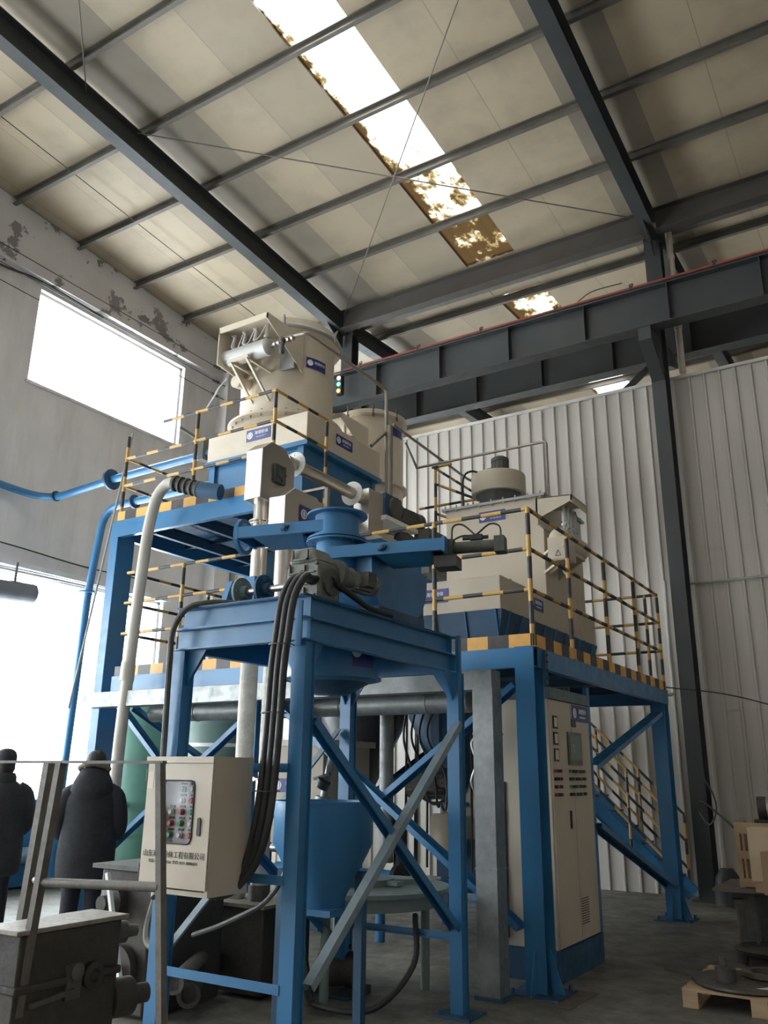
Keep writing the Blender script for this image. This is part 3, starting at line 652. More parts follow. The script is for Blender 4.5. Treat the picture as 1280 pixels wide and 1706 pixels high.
# hood with four valves over the air tank on the drum's front
t = UM
HX0, HX1, HZ = -7.24, -6.41, 7.28
b = MB(); b.box(HX0, HX1, 7.32, 7.34, HZ-.07, HZ); b.poly([(HX1-.012, 7.32, HZ), (HX1-.012, 8.1, HZ), (HX1-.012, 8.1, HZ-.52), (HX1-.012, 7.32, HZ-.07)], (.012, 0, 0))
b.poly([(HX0, 7.32, HZ), (HX0, 8.3, HZ), (HX0, 8.3, HZ-.62), (HX0, 7.32, HZ-.52)], (.012, 0, 0)); b.box(HX0, HX1, 7.32, 8.1, HZ, HZ+.015); b.build('valve_hood', CREAM, t)
b = MB(); b.box(HX0+.02, HX1-.02, 7.93, 7.96, HZ-.5, HZ-.02); b.build('hood_backplate', mat('grey_flange', ()), t)
b = MB(); b.cyl((-7.24, 7.50, 6.90), (-6.52, 7.50, 6.90), .115, 28); b.lathe((-7.24, 7.50, 6.90), [(.115, 0), (.10, .03), (.055, .055), (.001, .065)], 24, (-1, 0, 0)); b.lathe((-6.52, 7.50, 6.90), [(.115, 0), (.10, .03), (.055, .055), (.001, .065)], 24, (1, 0, 0)); b.build('air_tank', mat('grey_tank_paint', (.50, .49, .46), .4, .2, (.4, .39, .36), .3, 4), t)
for k in range(4):
    x = -7.14+.19*k; b = MB(); b.cyl((x, 7.51, 7.0), (x, 7.51, 7.08), .018, 10); b.cyl((x, 7.51, 7.05), (x, 7.51, 7.085), .036, 10); b.cyl((x, 7.51, 7.08), (x, 7.53, 7.25), .028, 12)
    v = b.build('pulse_valve', mat('grey_tank_paint', ()), t)
for k in range(3):
    b = MB(); x = -7.14+.19*k; b.tube([(x, 7.46, 7.22), (x+.08, 7.43, 7.14), (x+.05, 7.42, 7.02), (x+.12, 7.45, 6.98+.04*k), (x+.22, 7.46, 7.22)], .006, 6); b.build('valve_wire', WHITE, t)
for x in (-7.05, -6.78):
    b = MB(); b.bar((x, 7.38, 6.77), (x, 7.92, 6.77), .03, .03); b.bar((x, 7.38, 6.77), (x, 7.88, 6.34), .03, .03); b.build('tank_bracket', CREAM, t)
b = MB(); b.bar((-7.09, 7.38, 6.78), (-6.74, 7.38, 6.78), .035, .04); b.build('bracket_angle', CREAM, t)
b = MB(); b.tube([(-7.2, 7.5, 6.62), (-7.4, 7.55, 6.54), (-7.6, 7.7, 6.56), (-7.95, 7.9, 6.5)], .012, 6); b.build('air_hose', mat('grey_flange', ()), t)
b = MB(); b.cyl((-7.15, 7.9, 6.66), (-7.15, 7.6, 6.60), .08, 16); b.build('inspection_port', CREAM, t)
a = -.26; q = Vector((-6.98+.675*math.cos(a), 8.5+.675*math.sin(a), 6.98)); b = MB(); n = 8; vs = []
for z in (6.88, 7.04):
    for i in range(n+1):
        aa = a-.26+.52*i/n; vs.append((-6.98+.656*math.cos(aa), 8.5+.656*math.sin(aa), z))
b.add(vs, [(i, i+1, n+2+i, n+1+i) for i in range(n)]); pl = b.build('nameplate', NAVY, UM, fix=False)
aa = a-.17; q = Vector((-6.98+.658*math.cos(aa), 8.5+.658*math.sin(aa), 6.96)); b = MB(); b.cyl(q, q+Vector((math.cos(aa), math.sin(aa), 0))*.004, .045, 20); b.build('emblem', WHITE, pl)
for i, chh in enumerate('海德粉体'):
    aa = a-.03+.075*i; N_ = Vector((math.cos(aa), math.sin(aa), 0)); text_mesh('lettering', chh, Vector((-6.98, 8.5, 6.975))+N_*.660, N_.cross(Vector((0, 0, -1))), (0, 0, 1), .05, WHITE, pl)
nameplate(UM, (-6.77, 7.697, 5.80), (1, 0, 0), .40, .16)
nameplate(UM, (-5.977, 8.51, 5.79), (0, 1, 0), .38, .15)
# compressed-air line dropping from the hood to the rail post
t = thing('air_pipe', 'thin steel air pipe from the drum valves down to a standpipe and away right', 'pipe', (-5.55, 8.9, Z2))
b = MB(); b.pipe([(-6.46, 7.50, 6.90), (-6.2, 7.50, 6.95), (-5.9, 7.50, 6.93), (-5.6, 8.95, 6.66), (-5.58, 8.97, 4.6)], .026, 10, .06); b.build('pipe_run', mat('dull_pipe', (.32, .28, .24), .4, .6), t)
b = MB(); b.pipe([(-5.52, 9.0, 6.14), (-5.52, 11.2, 6.05), (-5.4, 11.8, 6.0)], .020, 10, .05); b.build('branch_pipe', mat('dull_pipe', ()), t)
b = MB(); b.pipe([(-5.6, 8.97, 6.05), (-5.62, 8.62, 5.72)], .024, 10); b.build('branch_elbow', mat('dull_pipe', ()), t)
b = MB(); b.cyl((-5.56, 8.98, 4.6), (-5.56, 8.98, 6.12), .045, 14); b.build('stand_pipe', mat('dull_pipe', ()), t)
for dx in (0, .06, .12, .2, .26):
    b = MB(); b.cyl((-6.42+dx*1.1, 7.50, 6.91+.02*dx), (-6.39+dx*1.1, 7.50, 6.91+.02*dx), .036, 8); b.build('fitting', CHAR if dx == .12 else SS, t)
b = MB(); b.lathe((-6.27, 7.48, 6.72), [(.02, 0), (.035, .02), (.035, .14), (.025, .16), (.04, .18), (.04, .22), (.02, .24)], 12); b.build('air_regulator', CHAR, t)
# second drum behind
D2 = thing('rear_drum', 'second cream drum with clamp lid standing behind the tall one', 'drum', (-6.45, 10.3, Z2))
b = MB(); b.lathe((-6.85, 10.45, Z2+.02), [(.54, 0), (.54, 1.20), (.60, 1.20), (.60, 1.24), (.54, 1.24), (.54, 2.30), (.60, 2.32), (.60, 2.38), (.56, 2.40), (.46, 2.45)], 44); b.build('drum_shell', CREAM, D2)
b = MB(); b.box(-7.1, -6.55, 9.25, 9.30, 6.58, 6.64); b.poly([(-6.56, 9.25, 6.64), (-6.56, 9.95, 6.64), (-6.56, 9.95, 6.2), (-6.56, 9.25, 6.55)], (.012, 0, 0)); b.box(-7.1, -6.55, 9.25, 9.95, 6.64, 6.655); b.build('valve_hood', CREAM, D2)
b = MB()
b.ring((-6.95, 9.5, 6.70), .045, .022, .014, 16, (0, 1, 0)); b.box(-6.99, -6.91, 9.5, 9.514, 6.655, 6.69); b.build('lifting_eye', CREAM, D2)
b = MB(); b.cyl((-7.0, 9.55, 6.30), (-6.55, 9.55, 6.30), .09, 18); b.build('air_tank', SS, D2)
for k in range(2):
    b = MB(); b.cyl((-6.9+.2*k, 9.55, 6.38), (-6.9+.2*k, 9.55, 6.6), .022, 8); b.build('pulse_valve', SS, D2)
for a in (-.9, -.2, -1.6):
    b = MB(); q = Vector((-6.85+.59*math.cos(a), 10.45+.59*math.sin(a), 6.86)); b.bar(q, q+Vector((0, 0, .2)), .02, .03); b.build('toggle_clamp', CHAR, D2)
b = MB(); n = 6; vs = []
for z in (6.62, 6.78):
    for i in range(n+1):
        aa = -.30+.5*i/n; vs.append((-6.85+.546*math.cos(aa), 10.45+.546*math.sin(aa), z))
b.add(vs, [(i, i+1, n+2+i, n+1+i) for i in range(n)]); b.build('nameplate', NAVY, D2, fix=False)

# ================================================================ LOWER MACHINE
LM = thing('cabinet_filter', 'square cream filter cabinet with a fan on top, standing on the lower platform', 'machine', (-4.2, 8.8, Z1))
def ribbed(b, x0, x1, y0, y1, z0, z1, tap):
    b.add([(x0+tap, y0+tap, z0), (x1-tap, y0+tap, z0), (x1-tap, y1-tap, z0), (x0+tap, y1-tap, z0), (x0, y0, z1), (x1, y0, z1), (x1, y1, z1), (x0, y1, z1)],
          [(0, 3, 2, 1), (4, 5, 6, 7), (0, 1, 5, 4), (1, 2, 6, 5), (2, 3, 7, 6), (3, 0, 4, 7)])
b = MB(); b.box(-5.1, -3.3, 7.4, 10.2, 3.14, 3.48); b.build('skirt_box', CREAM2, LM, bevel=.008)
b = MB(); ribbed(b, -5.12, -3.28, 7.38, 10.22, 2.82, 3.14, .08); b.build('blue_hopper', BLUE2, LM)
b = MB()
for k in range(6):
    x = -5.0+.33*k; b = MB(); b.poly([(x, 7.36, 3.14), (x, 7.44, 2.82), (x, 7.47, 2.82), (x, 7.40, 3.14)], (.008, 0, 0)); b.build('rib', BLUE, LM)
for k in range(9):
    y = 7.55+.31*k; b = MB(); b.poly([(-3.26, y, 3.14), (-3.34, y, 2.82), (-3.37, y, 2.82), (-3.30, y, 3.14)], (0, .008, 0)); b.build('rib', BLUE, LM)
b = MB(); b.box(-5.0, -3.42, 7.5, 10.1, Z1, 2.82); b.build('base_frame', BLUE, LM)
b = MB(); b.box(-4.62, -3.36, 8.8, 10.1, 3.48, 4.70); b.build('filter_housing', CREAM2, LM, bevel=.006)
b = MB(); b.box(-4.66, -3.32, 8.76, 10.14, 4.70, 4.73); b.build('top_flange', mat('grey_flange', ()), LM)
b = MB()
for k in range(9):
    x = -4.62+.155*k; b.cyl((x, 8.78, 4.68), (x, 8.78, 4.76), .012, 6)
for k in range(9):
    y = 8.85+.15*k; b.cyl((-3.34, y, 4.68), (-3.34, y, 4.76), .012, 6)
b.build('flange_bolts', mat('grey_flange', ()), LM)
b = MB(); b.lathe((-4.15, 9.35, 4.73), [(.22, 0), (.22, .12), (.30, .28)], 36); b.build('fan_collar', CHAR, LM)
b = MB(); b.lathe((-4.15, 9.35, 4.99), [(.34, 0), (.345, .02), (.345, .24), (.335, .26), (.12, .28)], 40); b.build('fan_cowl', CREAM2, LM)
fm = MB(); fm.lathe((-4.12, 9.35, 5.26), [(.08, 0), (.105, .02), (.105, .17), (.115, .18), (.115, .22), (.07, .25)], 24)
for k in range(14):
    a = 2*math.pi*k/14; fm.bar((-4.12+.105*math.cos(a), 9.35+.105*math.sin(a), 5.28), (-4.12+.105*math.cos(a), 9.35+.105*math.sin(a), 5.43), .012, .012)
FM = fm.build('fan_motor', CHAR, LM)
b = MB(); b.box(-4.27, -4.2, 9.27, 9.4, 5.28, 5.36); b.build('terminal_box', CHAR, FM)
b = MB(); b.tube([(-4.45, 8.95, 4.75), (-4.45, 8.95, 5.15), (-4.35, 9.0, 5.25), (-4.25, 9.15, 5.22)], .014, 8); b.build('fan_cable', BLACK, LM)
b = MB(); b.poly([(-3.36, 8.58, 4.60), (-3.36, 9.12, 4.60), (-2.94, 9.12, 4.58), (-2.94, 8.58, 4.58)], (0, 0, .012)); b.poly([(-3.36, 8.58, 4.36), (-2.94, 8.58, 4.52), (-2.94, 8.58, 4.59), (-3.36, 8.58, 4.61)], (0, .012, 0)); b.box(-2.952, -2.94, 8.58, 9.12, 4.50, 4.59)
b.box(-3.36, -3.34, 8.58, 9.12, 4.3, 4.6); b.build('valve_hood', CREAM2, LM)
b = MB(); b.cyl((-3.12, 8.62, 4.12), (-3.12, 9.3, 4.12), .12, 24); b.lathe((-3.12, 8.62, 4.12), [(.12, 0), (.10, .04), (.05, .07), (.001, .075)], 24, (0, -1, 0)); b.build('air_tank', CREAM2, LM)
for k in range(4):
    y = 8.70+.12*k; b = MB(); b.cyl((-3.08, y, 4.23), (-3.08, y, 4.33), .018, 8); b.cyl((-3.08, y, 4.27), (-3.08, y, 4.30), .034, 8); b.cyl((-3.08, y, 4.33), (-3.08, y, 4.53), .024, 10); b.build('pulse_valve', mat('grey_tank_paint', ()), LM)
b = MB()
for y in (8.9, 9.2): b.poly([(-3.36, y, 3.99), (-3.04, y, 3.99), (-3.36, y, 3.78)], (0, .03, 0))
b.box(-3.36, -3.04, 8.9, 9.23, 3.97, 4.01); b.build('tank_bracket', CREAM2, LM)
EB = MB(); EB.box(-3.12, -2.89, 8.25, 8.48, 3.77, 4.03); EBo = EB.build('junction_box', CREAM2, LM, bevel=.006)
b = MB(); b.box(-3.105, -2.905, 8.238, 8.25, 3.785, 4.015); b.build('junction_box_door', CREAM2, EBo)
b = MB(); b.cyl((-2.94, 8.238, 3.92), (-2.94, 8.225, 3.92), .013, 12); b.build('lock', SS, EBo)
b = MB(); T = [(-3.03, 8.234, 3.82), (-2.97, 8.234, 3.82), (-3.0, 8.234, 3.88)]
for i in range(3): b.bar(T[i], T[(i+1) % 3], .004, .004)
b.build('warning_triangle', PRINT, EBo)
b = MB(); b.bar((-3.1, 8.46, 3.79), (-3.38, 8.82, 3.79), .03, .03); b.bar((-3.1, 8.46, 4.0), (-3.38, 8.82, 4.0), .03, .03); b.build('box_bracket', CREAM2, EBo)
b = MB(); b.tube([(-3.06, 8.4, 3.78), (-3.0, 8.4, 3.68), (-2.96, 8.42, 3.5), (-2.96, 8.42, 2.67)], .014, 8); b.build('flexible_conduit', mat('grey_flange', ()), LM)
b = MB(); b.box(-3.36, -3.30, 8.78, 8.84, 3.45, 3.50); b.build('corner_lug', CREAM2, LM)
b = MB(); b.box(-3.9, -3.5, 8.1, 8.15, 3.48, 3.60); b.build('skirt_rail', CREAM2, LM)
nameplate(LM, (-4.0, 8.797, 4.555), (1, 0, 0), .34, .13)
nameplate(LM, (-4.07, 7.397, 3.33), (1, 0, 0), .40, .14)
nameplate(LM, (-3.297, 8.32, 3.34), (0, 1, 0), .36, .13)
t = thing('overhead_pipe', 'thin steel pipe passing above the cream filter cabinet and dropping behind it', 'pipe', (-4.4, 9.6, 4.7))
b = MB(); b.pipe([(-5.50, 9.6, 5.70), (-3.58, 9.6, 5.71), (-3.58, 9.6, 4.74)], .018, 10, .05); b.build('pipe_run', mat('dull_pipe', ()), t)
b = MB(); b.pipe([(-5.5, 9.62, 5.70), (-5.5, 9.3, 5.98)], .018, 8); b.build('pipe_joint', mat('dull_pipe', ()), t)

# ================================================================ FRONT STAND
FS = thing('machine_stand', 'tall blue steel stand in front carrying the gearmotor and the round chute', 'stand', (-3.6, 4.95, 0))
LEGS = ((-4.09, 4.05), (-3.10, 4.05), (-3.05, 5.93), (-4.05, 5.93))
for i, (x, y) in enumerate(LEGS):
    b = MB(); s = 1 if x > -3.6 else -1
    b.box(x-.05, x+.05, y-.05, y-.044, .015, 2.36); b.box(x-.05, x+.05, y+.044, y+.05, .015, 2.36); b.box(x-.035, x+.035, y-.044, y+.044, .015, 2.36); b.build('leg', BLUE, FS)
    b = MB(); b.box(x-.14, x+.14, y-.14, y+.14, 0, .015)
    for a in (-1, 1): b.cyl((x+a*.1, y-.1, .015), (x+a*.1, y-.1, .04), .012, 8)
    b.build('base_plate', BLUE2, FS)
for y, f in ((4.02, 1), (5.96, -1)):
    b = MB(); b.chan((-4.15, y, 2.435), (-3.05, y, 2.435), .06, .14, .009, flip=f); b.build('lower_beam', BLUE, FS)
    b = MB(); b.chan((-4.13, y+.02*f, 2.575), (-3.07, y+.02*f, 2.575), .06, .14, .009, flip=f); b.build('upper_beam', BLUE, FS)
for x, f in ((-4.12, -1), (-3.07, 1)):
    b = MB(); b.chan((x, 4.05, 2.435), (x, 5.93, 2.435), .06, .14, .009, flip=f); b.build('lower_beam', BLUE, FS)
    b = MB(); b.chan((x-.02*f, 4.07, 2.575), (x-.02*f, 5.91, 2.575), .06, .14, .009, flip=f); b.build('upper_beam', BLUE, FS)
b = MB(); b.box(-3.125, -3.075, 3.985, 3.995, 2.33, 2.6); b.build('end_plate', BLUE, FS)
b = MB(); b.box(-3.06, -3.03, 5.96, 6.0, 2.36, 2.66); b.build('end_plate', BLUE, FS)
b = MB(); b.box(-4.14, -3.06, 4.0, 5.98, 2.640, 2.648); b.build('top_plate', BLUE2, FS)
for (x, y) in LEGS:
    dx = 1 if x < -3.6 else -1; dy = 1 if y < 5 else -1
    b = MB(); b.poly([(x+dx*.04, y-.005, 2.37), (x+dx*.2, y-.005, 2.37), (x+dx*.04, y-.005, 2.14)], (0, .01, 0)); b.build('gusset', BLUE, FS)
    b = MB(); b.poly([(x-.005, y+dy*.045, 2.37), (x-.005, y+dy*.2, 2.37), (x-.005, y+dy*.045, 2.14)], (.01, 0, 0)); b.build('gusset', BLUE, FS)
for z in (1.63, 1.03, .49):
    b = MB(); b.ang((-4.05, 4.02, z), (-3.14, 4.02, z), .05, .006, flip=-1); b.build('cross_bar', BLUE, FS)
b = MB(); b.ang((-4.0, 5.95, .49), (-3.1, 5.95, .49), .045, .006); b.build('cross_bar', BLUE, FS)
brace(FS, (-3.06, 4.10, 1.9), (-3.06, 5.9, .55), .07, (1, 0, 0)); brace(FS, (-3.02, 4.10, .5), (-3.02, 5.92, 1.98), .06, (1, 0, 0), mat('faded_brace', (.22, .27, .29), .5, 0, (.12, .17, .2), .6, 4))
b = MB(); b.ang((-4.08, 4.1, .56), (-4.08, 5.85, 1.93), .055, .006, (1, 0, 0)); b.build('brace', mat('faded_brace', ()), FS)
b = MB(); b.ang((-4.04, 4.1, 1.6), (-4.04, 5.85, .35), .05, .006, (1, 0, 0)); b.build('brace', BLUE, FS)

def rotz(p, a, c):
    return Matrix.Translation(Vector(c)) @ Matrix.Rotation(a, 4, 'Z') @ Matrix.Translation(-Vector(c))
CC = Vector((-3.47, 4.88, 0)); RZ = rotz(None, math.radians(13), CC)
t = thing('slide_gate_chute', 'round blue chute with two slide gates reaching left and right, on top of the stand', 'chute', (-3.47, 4.88, 2.648))
b = MB(); b.lathe((CC.x, CC.y, 3.22), [(.165, 0), (.165, .20)], 36); b.ring((CC.x, CC.y, 3.42), .225, .15, .014, 36); b.build('upper_neck', BLUE, t)
b = MB(); flange(b, (CC.x, CC.y, 3.235), (0, 0, 1), .22, .16, .012, 12); flange(b, (CC.x, CC.y, 3.212), (0, 0, 1), .225, .14, .012, 12); b.build('bolted_flange', BLUE, t)
b = MB(); b.lathe((CC.x, CC.y, 2.95), [(.15, 0), (.15, .262)], 32); b.build('lower_neck', BLUE, t)
def gate(nm, x0, x1, zt, h, end):
    b = MB(); y0, y1 = CC.y-.14, CC.y+.14
    b.chan((x0, y0, zt-h/2), (x1, y0, zt-h/2), .035, h, .005, flip=-1); b.chan((x0, y1, zt-h/2), (x1, y1, zt-h/2), .035, h, .005)
    b.box(x0, x1, y0, y1, zt-.003, zt+.003)
    xe = x0 if end < 0 else x1; b.box(xe-.01, xe+.01, y0-.02, y1+.02, zt-h-.01, zt+.012)
    b.xf(RZ); g = b.build(nm, BLUE, t)
    c = MB(); xm0, xm1 = ((x0+.12, x0+.52) if end < 0 else (x1-.5, x1-.1)); c.add([(xm0, y0+.02, zt-h), (xm1, y0+.02, zt-h), (xm1-.06, y1-.05, zt-h-.05), (xm0+.06, y1-.05, zt-h-.05), (xm0, y0+.02, zt-h+.01), (xm1, y0+.02, zt-h+.01), (xm1, y1, zt-h+.01), (xm0, y1, zt-h+.01)],
       [(0, 3, 2, 1), (4, 5, 6, 7), (0, 1, 5, 4), (1, 2, 6, 5), (2, 3, 7, 6), (3, 0, 4, 7)]).xf(RZ); c.build('drip_pan', BLUE, g)
    d = MB(); xm = (x0+x1)/2-.02*end; d.lathe((xm, y0-.02, zt-h/2), [(.02, 0), (.026, .01), (.012, .03)], 10, (0, -1, 0)); d.bar((xm-.03, y0-.03, zt-h/2-.015), (xm+.03, y0-.03, zt-h/2+.02), .012, .016)
    d.xf(RZ); d.build('clamp_knob', BLUE2, g)
    return g
gl_ = gate('left_slide_gate', -4.22, -3.46, 3.365, .085, -1)
b = MB(); b.ring((-4.23, CC.y, 3.33), .14, .105, .03, 28, (-1, 0, 0)); b.xf(RZ); b.build('end_ring', BLUE, gl_)
gr_ = gate('right_slide_gate', -3.46, -2.62, 3.155, .085, 1)
b = MB(); b.cyl((-2.60, CC.y, 3.115), (-2.27, CC.y, 3.115), .042, 20); b.box(-2.64, -2.58, CC.y-.06, CC.y+.06, 3.06, 3.17); b.box(-2.29, -2.22, CC.y-.055, CC.y+.055, 3.06, 3.17); b.xf(RZ); cy = b.build('air_cylinder', CHAR, t)
b = MB(); b.cyl((-2.52, CC.y, 3.18), (-2.34, CC.y, 3.18), .014, 8); b.box(-2.47, -2.38, CC.y-.02, CC.y+.02, 3.165, 3.20); b.xf(RZ); b.build('solenoid', BLACK, cy)
b = MB(); b.tube([(-2.60, CC.y, 3.17), (-2.59, CC.y, 3.27), (-2.52, CC.y, 3.28), (-2.43, CC.y, 3.2)], .007, 6); b.tube([(-2.25, CC.y, 3.17), (-2.26, CC.y, 3.25), (-2.33, CC.y, 3.27), (-2.43, CC.y, 3.2), (-2.52, CC.y, 3.20), (-2.6, CC.y, 3.17)], .007, 6); b.xf(RZ); b.build('air_hose', BLACK, cy)
b = MB(); b.cyl((-2.66, CC.y+.05, 3.03), (-2.66, CC.y+.05, 3.08), .05, 12); b.box(-2.72, -2.56, CC.y-.04, CC.y+.12, 2.98, 3.06); b.xf(RZ); b.build('gate_bracket', CHAR, t)
# scroll housing
t = thing('scroll_housing', 'large dark blue round-bottomed housing on the rear half of the stand top', 'machine', (-3.33, 5.3, 2.648))
b = MB(); prof = []
for k in range(33):
    a = math.pi*(1.0+k/32.0); prof.append((-5.27-.37*math.cos(a)*-1, 3.03+.37*math.sin(a)))
pts = [(y*-1, z) for y, z in prof]
P = [(-3.62, 5.27+.37*math.cos(math.pi+math.pi*k/32), 3.02+.365*math.sin(math.pi+math.pi*k/32)) for k in range(33)]
P += [(-3.62, 5.64, 3.2), (-3.62, 4.90, 3.2)]
b.poly(P, (.44, 0, 0)); o = b.build('housing_shell', BLUE, t, bevel=.01)
b = MB(); P2 = [(-3.175, 5.27+.40*math.cos(math.pi+math.pi*k/32), 3.02+.372*math.sin(math.pi+math.pi*k/32)) for k in range(33)]+[(-3.175, 5.67, 3.1), (-3.175, 4.87, 3.1)]
b.poly(P2, (.02, 0, 0)); b.build('end_flange', BLUE, t)
b = MB(); b.box(-3.66, -3.14, 4.95, 5.6, 2.65, 2.74); b.build('saddle', BLUE2, t)
b = MB(); b.cyl((-3.16, 4.85, 2.83), (-3.16, 4.85, 2.93), .035, 12); b.cyl((-3.16, 4.85, 2.79), (-3.16, 4.85, 2.83), .022, 10); b.build('grease_cup', BLUE, t)
b = MB(); b.box(-3.27, -3.22, 5.68, 5.73, 2.65, 2.95); b.build('support_post', BLUE2, t)
# gearmotor
t = thing('gearmotor', 'grey-green cast gear reducer with its electric motor on the stand top', 'gearmotor', (-3.4, 4.45, 2.648))
b = MB(); b.box(-3.56, -3.29, 4.28, 4.52, 2.66, 2.93)
b.add([(-3.55, 4.28, 2.93), (-3.30, 4.28, 2.93), (-3.30, 4.52, 2.93), (-3.55, 4.52, 2.93), (-3.52, 4.30, 3.035), (-3.38, 4.30, 3.035), (-3.38, 4.50, 3.035), (-3.52, 4.50, 3.035)],
      [(0, 3, 2, 1), (4, 5, 6, 7), (0, 1, 5, 4), (1, 2, 6, 5), (2, 3, 7, 6), (3, 0, 4, 7)])
GB = b.build('gear_case', mat('grey_green_cast', (.17, .175, .145), .5, 0, (.08, .085, .07), .6, 9, bump=.3), t, bevel=.018)
b = MB()
for k in range(3):
    for j in range(2): b.box(-3.53+.12*j, -3.44+.12*j, 4.262, 4.282, 2.70+.075*k, 2.708+.075*k)
    for j in range(2): b.box(-3.53+.12*j, -3.522+.12*j, 4.262, 4.282, 2.70+.075*k, 2.755+.075*k)
b.box(-3.51, -3.38, 4.262, 4.28, 2.94, 2.95); b.box(-3.51, -3.50, 4.262, 4.28, 2.94, 3.01); b.box(-3.39, -3.38, 4.262, 4.28, 2.94, 3.01); b.build('case_ribs', mat('grey_green_cast', ()), GB)
b = MB()
for (x, z) in ((-3.425, 2.86), (-3.54, 2.68), (-3.31, 2.68), (-3.54, 2.91), (-3.31, 2.91)): b.cyl((x, 4.28, z), (x, 4.262, z), .014, 6)
b.build('case_bolts', CHAR, GB)
b = MB(); b.lathe((-3.29, 4.40, 2.80), [(.09, 0), (.09, .02), (.035, .02), (.035, .005), (.001, .005)], 20, (1, 0, 0)); b.build('bearing_cover', CHAR, GB)
b = MB(); b.lathe((-3.33, 4.50, 2.88), [(.10, 0), (.095, .05), (.07, .08), (.07, .15)], 24, (.18, 1, 0)); b.build('adapter_bell', mat('grey_green_cast', ()), t)
b = MB(); b.lathe((-3.30, 4.65, 2.86), [(.06, 0), (.068, .01), (.068, .16), (.076, .17), (.076, .22), (.04, .24)], 24, (.18, 1, 0))
for k in range(16):
    a = 2*math.pi*k/16; q = Vector((-3.30+.07*math.cos(a), 4.66, 2.86+.07*math.sin(a))); b.bar(q, q+Vector((.027, .15, 0)), .006, .012)
MO = b.build('motor', mat('grey_green_cast', ()), t)
b = MB(); b.box(-3.24, -3.17, 4.68, 4.78, 2.82, 2.92); b.build('terminal_box', CHAR, MO)
for c_ in list(t.children):
    for v_ in c_.data.vertices: v_.co.x += .115
    for g_ in c_.children:
        for v_ in g_.data.vertices: v_.co.x += .115
# shaft with two discs
t = thing('coupling_shaft', 'blue shaft with two round discs and a bearing bracket left of the gearmotor', 'shaft', (-3.85, 4.42, 2.648))
b = MB(); b.cyl((-4.02, 4.42, 2.815), (-3.56, 4.42, 2.815), .025, 16); b.build('shaft', SS, t)
for x in (-3.96, -3.76):
    b = MB(); b.lathe((x, 4.42, 2.815), [(.105, 0), (.105, .018), (.045, .02), (.045, .07)], 30, (1, 0, 0))
    for k in range(6):
        a = k*math.pi/3; b.cyl((x+.018, 4.42+.075*math.cos(a), 2.815+.075*math.sin(a)), (x+.032, 4.42+.075*math.cos(a), 2.815+.075*math.sin(a)), .01, 6)
    b.build('disc', GREYG if x < -3.8 else BLUE2, t)
b = MB(); b.poly([(-4.06, 4.30, 2.65), (-4.06, 4.54, 2.65), (-4.06, 4.50, 2.80), (-4.06, 4.46, 2.90), (-4.06, 4.38, 2.90), (-4.06, 4.34, 2.80)], (.05, 0, 0)); b.box(-4.13, -3.90, 4.28, 4.56, 2.648, 2.668); b.build('bearing_bracket', BLUE, t)
b = MB(); b.box(-4.10, -4.0, 4.60, 4.70, 2.66, 2.98); b.build('rear_post', BLUE, t)
# cables
t = thing('cable_bundle', 'bundle of thick black cables hanging down the front of the stand to the control box', 'cable', (-3.25, 3.93, 1.0))
for k, d in enumerate((-.045, 0, .045)):
    b = MB(); b.tube([(-3.26+d*.4, 4.62, 2.80), (-3.24+d*.4, 4.42, 2.78+.02*k), (-3.2+d*.5, 4.2, 2.79), (-3.12+d, 4.0, 2.75), (-3.12+d, 3.90, 2.60), (-3.145+d, 3.89, 2.37), (-3.165+d, 3.89, 2.2), (-3.185+d, 3.90, 1.9), (-3.205+d, 3.90, 1.56), (-3.24+d, 3.90, 1.3), (-3.30+d*.8, 3.90, 1.12), (-3.39+d*.4, 3.87, .99), (-3.48, 3.83+.02*k, .945), (-3.56, 3.78, .985)], .0225, 10, 5); b.build('cable', BLACK, t)
b = MB(); b.tube([(-3.22, 4.55, 2.82), (-3.15, 4.45, 2.79), (-3.12, 4.62, 2.73), (-3.13, 4.85, 2.69), (-3.13, 5.1, 2.69)], .022, 8); b.build('cable_tail', BLACK, t)
for z, x in ((2.32, -3.15), (1.93, -3.183), (1.5, -3.21)):
    b = MB(); b.ring((x, 3.897, z), .077, .073, .006, 16); b.build('cable_tie', CHAR, t)
t = thing('left_leg_cable', 'dark cable running over the stand beam and down its front left leg', 'cable', (-4.08, 3.95, 1.6))
b = MB(); b.tube([(-3.7, 4.3, 2.67), (-3.85, 4.1, 2.68), (-4.0, 3.97, 2.64), (-4.1, 3.94, 2.5), (-4.11, 3.94, 2.3), (-4.11, 3.95, 1.9), (-4.11, 3.96, 1.5), (-4.10, 3.97, 1.1)], .02, 8); b.build('cable', CHAR, t)
t = thing('floor_conduit', 'thin bent conduit running low across the stand from left to right', 'conduit', (-4.0, 4.6, .55))
b = MB(); b.tube([(-4.36, 4.6, .56), (-4.15, 4.6, .63), (-3.98, 4.6, .70), (-3.8, 4.6, .78), (-3.68, 4.6, .88), (-3.6, 4.6, 1.0)], .017, 8); b.build('conduit', CHAR, t)
